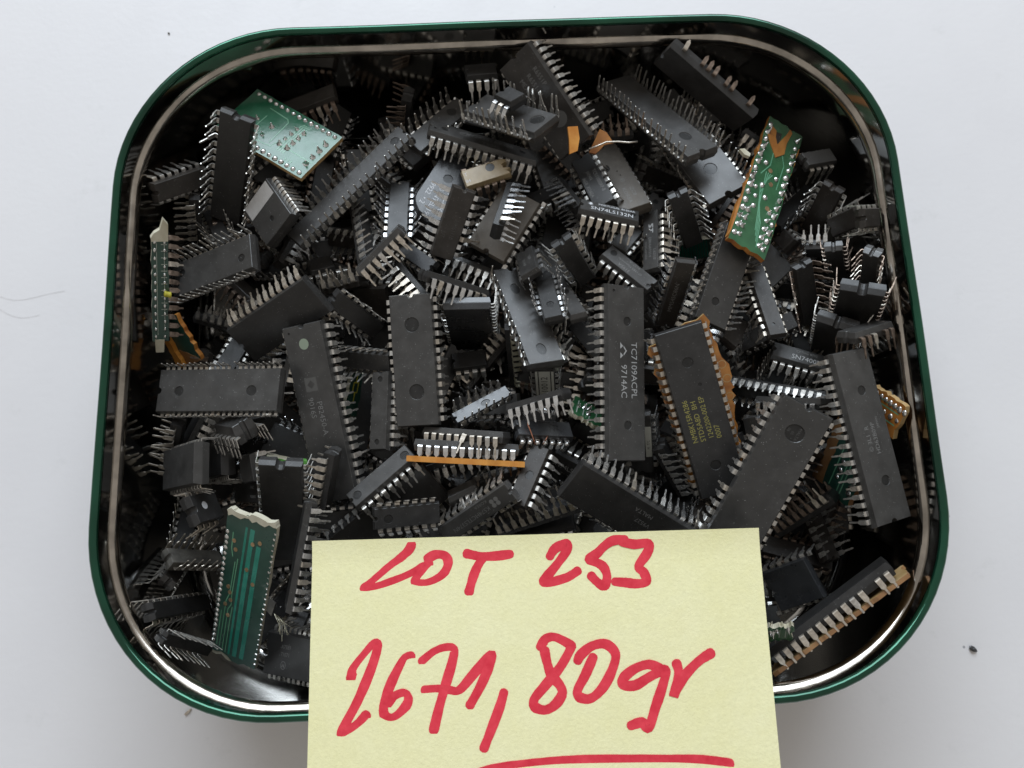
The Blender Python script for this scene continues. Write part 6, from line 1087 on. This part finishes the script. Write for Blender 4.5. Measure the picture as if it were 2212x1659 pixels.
for key, strokes in {1: [[[0.2223, 0.029], [0.2144, 0.0577], [0.1945, 0.0953], [0.164, 0.1492], [0.134, 0.1997], [0.1171, 0.2269], [0.1252, 0.2304], [0.1541, 0.2184], [0.1892, 0.1942], [0.2243, 0.1628], [0.2485, 0.1349]], [[0.2597, 0.1198], [0.2444, 0.1576], [0.2303, 0.1942], [0.2353, 0.211], [0.2593, 0.2101], [0.2845, 0.1866], [0.2988, 0.148], [0.3026, 0.1118], [0.2944, 0.0852], [0.2753, 0.08], [0.2574, 0.0978]], [[0.3448, 0.0798], [0.3759, 0.094], [0.4112, 0.0938], [0.4415, 0.0873]], [[0.3787, 0.1055], [0.3677, 0.1412], [0.3588, 0.1821], [0.3524, 0.2228], [0.3482, 0.2532]], [[0.5296, 0.1034], [0.5401, 0.0711], [0.5569, 0.0506], [0.569, 0.0462], [0.5667, 0.0798], [0.5467, 0.1352], [0.523, 0.1902], [0.5129, 0.2182], [0.5299, 0.221], [0.5655, 0.2004], [0.5902, 0.1712]], [[0.699, 0.0344], [0.6713, 0.0388], [0.6511, 0.0641], [0.6357, 0.0939], [0.6166, 0.1215], [0.6364, 0.1389], [0.6494, 0.1609], [0.6548, 0.2017], [0.6472, 0.2416], [0.6312, 0.2208], [0.6198, 0.195]], [[0.6915, 0.044], [0.7193, 0.0578], [0.7521, 0.0555], [0.7467, 0.0999], [0.7261, 0.1577], [0.7368, 0.1855], [0.7415, 0.2259], [0.7201, 0.2349], [0.6952, 0.2288], [0.6713, 0.2236]]], 2: [[[0.0893, 0.6267], [0.0964, 0.5831], [0.1206, 0.52], [0.143, 0.4762], [0.1461, 0.501], [0.1317, 0.5937], [0.1046, 0.7231], [0.0716, 0.8501], [0.086, 0.8465], [0.1085, 0.813], [0.1233, 0.7822]], [[0.2199, 0.5336], [0.2042, 0.5488], [0.1846, 0.6144], [0.1691, 0.6861], [0.1605, 0.7525], [0.1654, 0.7884], [0.1824, 0.7933], [0.2032, 0.7598], [0.2139, 0.7184], [0.2051, 0.6935], [0.1847, 0.7055], [0.1692, 0.7366]], [[0.2449, 0.5577], [0.2681, 0.5194], [0.2928, 0.5025], [0.3125, 0.507], [0.3092, 0.5595], [0.2944, 0.6552], [0.2793, 0.7543], [0.2678, 0.8445]], [[0.249, 0.6791], [0.2773, 0.6758], [0.304, 0.684], [0.3235, 0.6806], [0.3559, 0.6107], [0.394, 0.5308], [0.3895, 0.5761], [0.37, 0.6616], [0.3459, 0.7431]], [[0.4194, 0.6909], [0.4099, 0.7497], [0.3924, 0.8347], [0.3741, 0.9185]], [[0.5008, 0.502], [0.5132, 0.4704], [0.5351, 0.4624], [0.5641, 0.4923], [0.5666, 0.5107], [0.5423, 0.5895], [0.5075, 0.6672], [0.4841, 0.7211], [0.4865, 0.7546], [0.5071, 0.7651], [0.5294, 0.7422], [0.5449, 0.6979], [0.5398, 0.6622], [0.523, 0.6222], [0.5144, 0.5649], [0.5103, 0.5187]], [[0.615, 0.5485], [0.5964, 0.622], [0.5778, 0.6873], [0.5849, 0.7172], [0.6077, 0.7176], [0.6343, 0.6716], [0.6558, 0.5989], [0.664, 0.5346], [0.644, 0.4938], [0.6142, 0.5006], [0.5892, 0.5363], [0.5812, 0.5619]], [[0.7588, 0.5994], [0.7348, 0.5819], [0.7049, 0.5982], [0.6793, 0.6351], [0.6759, 0.6649], [0.7027, 0.6673], [0.732, 0.6363], [0.7614, 0.6089], [0.771, 0.6128], [0.761, 0.674], [0.7436, 0.7565], [0.7262, 0.8397], [0.7125, 0.8179], [0.6879, 0.8303]], [[0.7953, 0.5797], [0.7984, 0.6144], [0.7931, 0.6654], [0.784, 0.7132], [0.7931, 0.6793], [0.8116, 0.6287], [0.8432, 0.5715], [0.8712, 0.5384]]], 3: [[[0.3567, 1.0246], [0.4143, 0.9978], [0.5102, 0.9765], [0.6061, 0.9695], [0.7497, 0.9663], [0.8262, 0.9699], [0.8926, 0.9822]]]}.items():
    vs, fs = [], []
    r = random.Random(int(key))
    for si, st in enumerate(strokes):
        pts = catmull(st)
        X = [Vector(npt(*a)) for a in pts]
        n = len(X); b = len(vs); total = 0
        lift = .19 + .012 * si
        wd = SW * (1.0 if key != 3 else 1.1)
        def put(c, off, k):
            vs.append((c.x + off.x, c.y + off.y, c.z + lift + .03 * k))
        rows = []
        for i in range(n):
            d = X[min(n - 1, i + 1)] - X[max(0, i - 1)]; d.z = 0; d.normalize()
            s = Vector((-d.y, d.x, 0)); w = wd / 2 * (1 + .07 * math.sin(i * .45 + si) + r.uniform(-.03, .03))
            rows.append((X[i], d.copy(), s, w))
        prof = []
        c0, d0, s0, w0 = rows[0]; c1, d1, s1, w1 = rows[-1]
        for a in (1.0, .8, .5): prof.append((c0 - d0 * w0 * a * .9, s0 * w0 * math.sqrt(max(0, 1 - a * a)) , 0))
        for i, (c, d, s, w) in enumerate(rows): prof.append((c, s * w, i / n))
        for a in (.5, .8, 1.0): prof.append((c1 + d1 * w1 * a * .9, s1 * w1 * math.sqrt(max(0, 1 - a * a)), 1))
        for k, (c, o, f) in enumerate(prof):
            put(c, o, f); put(c, -o, f)
            if k: fs.append((b + 2 * k - 2, b + 2 * k - 1, b + 2 * k + 1, b + 2 * k))
    mesh_obj(NAMES[key], pydata(NAMES[key], vs, fs, ink), note)

# ------------------------------------------------------------------ lettering becomes plain mesh
dg = bpy.context.evaluated_depsgraph_get()
for o in [o for o in SC.objects if o.type == 'FONT']:
    me = bpy.data.meshes.new_from_object(o.evaluated_get(dg))
    me.name = 'marking'
    n = bpy.data.objects.new('marking_mesh', me); COL.objects.link(n)
    n.parent = o.parent; n.location = o.location; n.rotation_euler = o.rotation_euler
    bpy.data.objects.remove(o)
    n.name = 'marking'
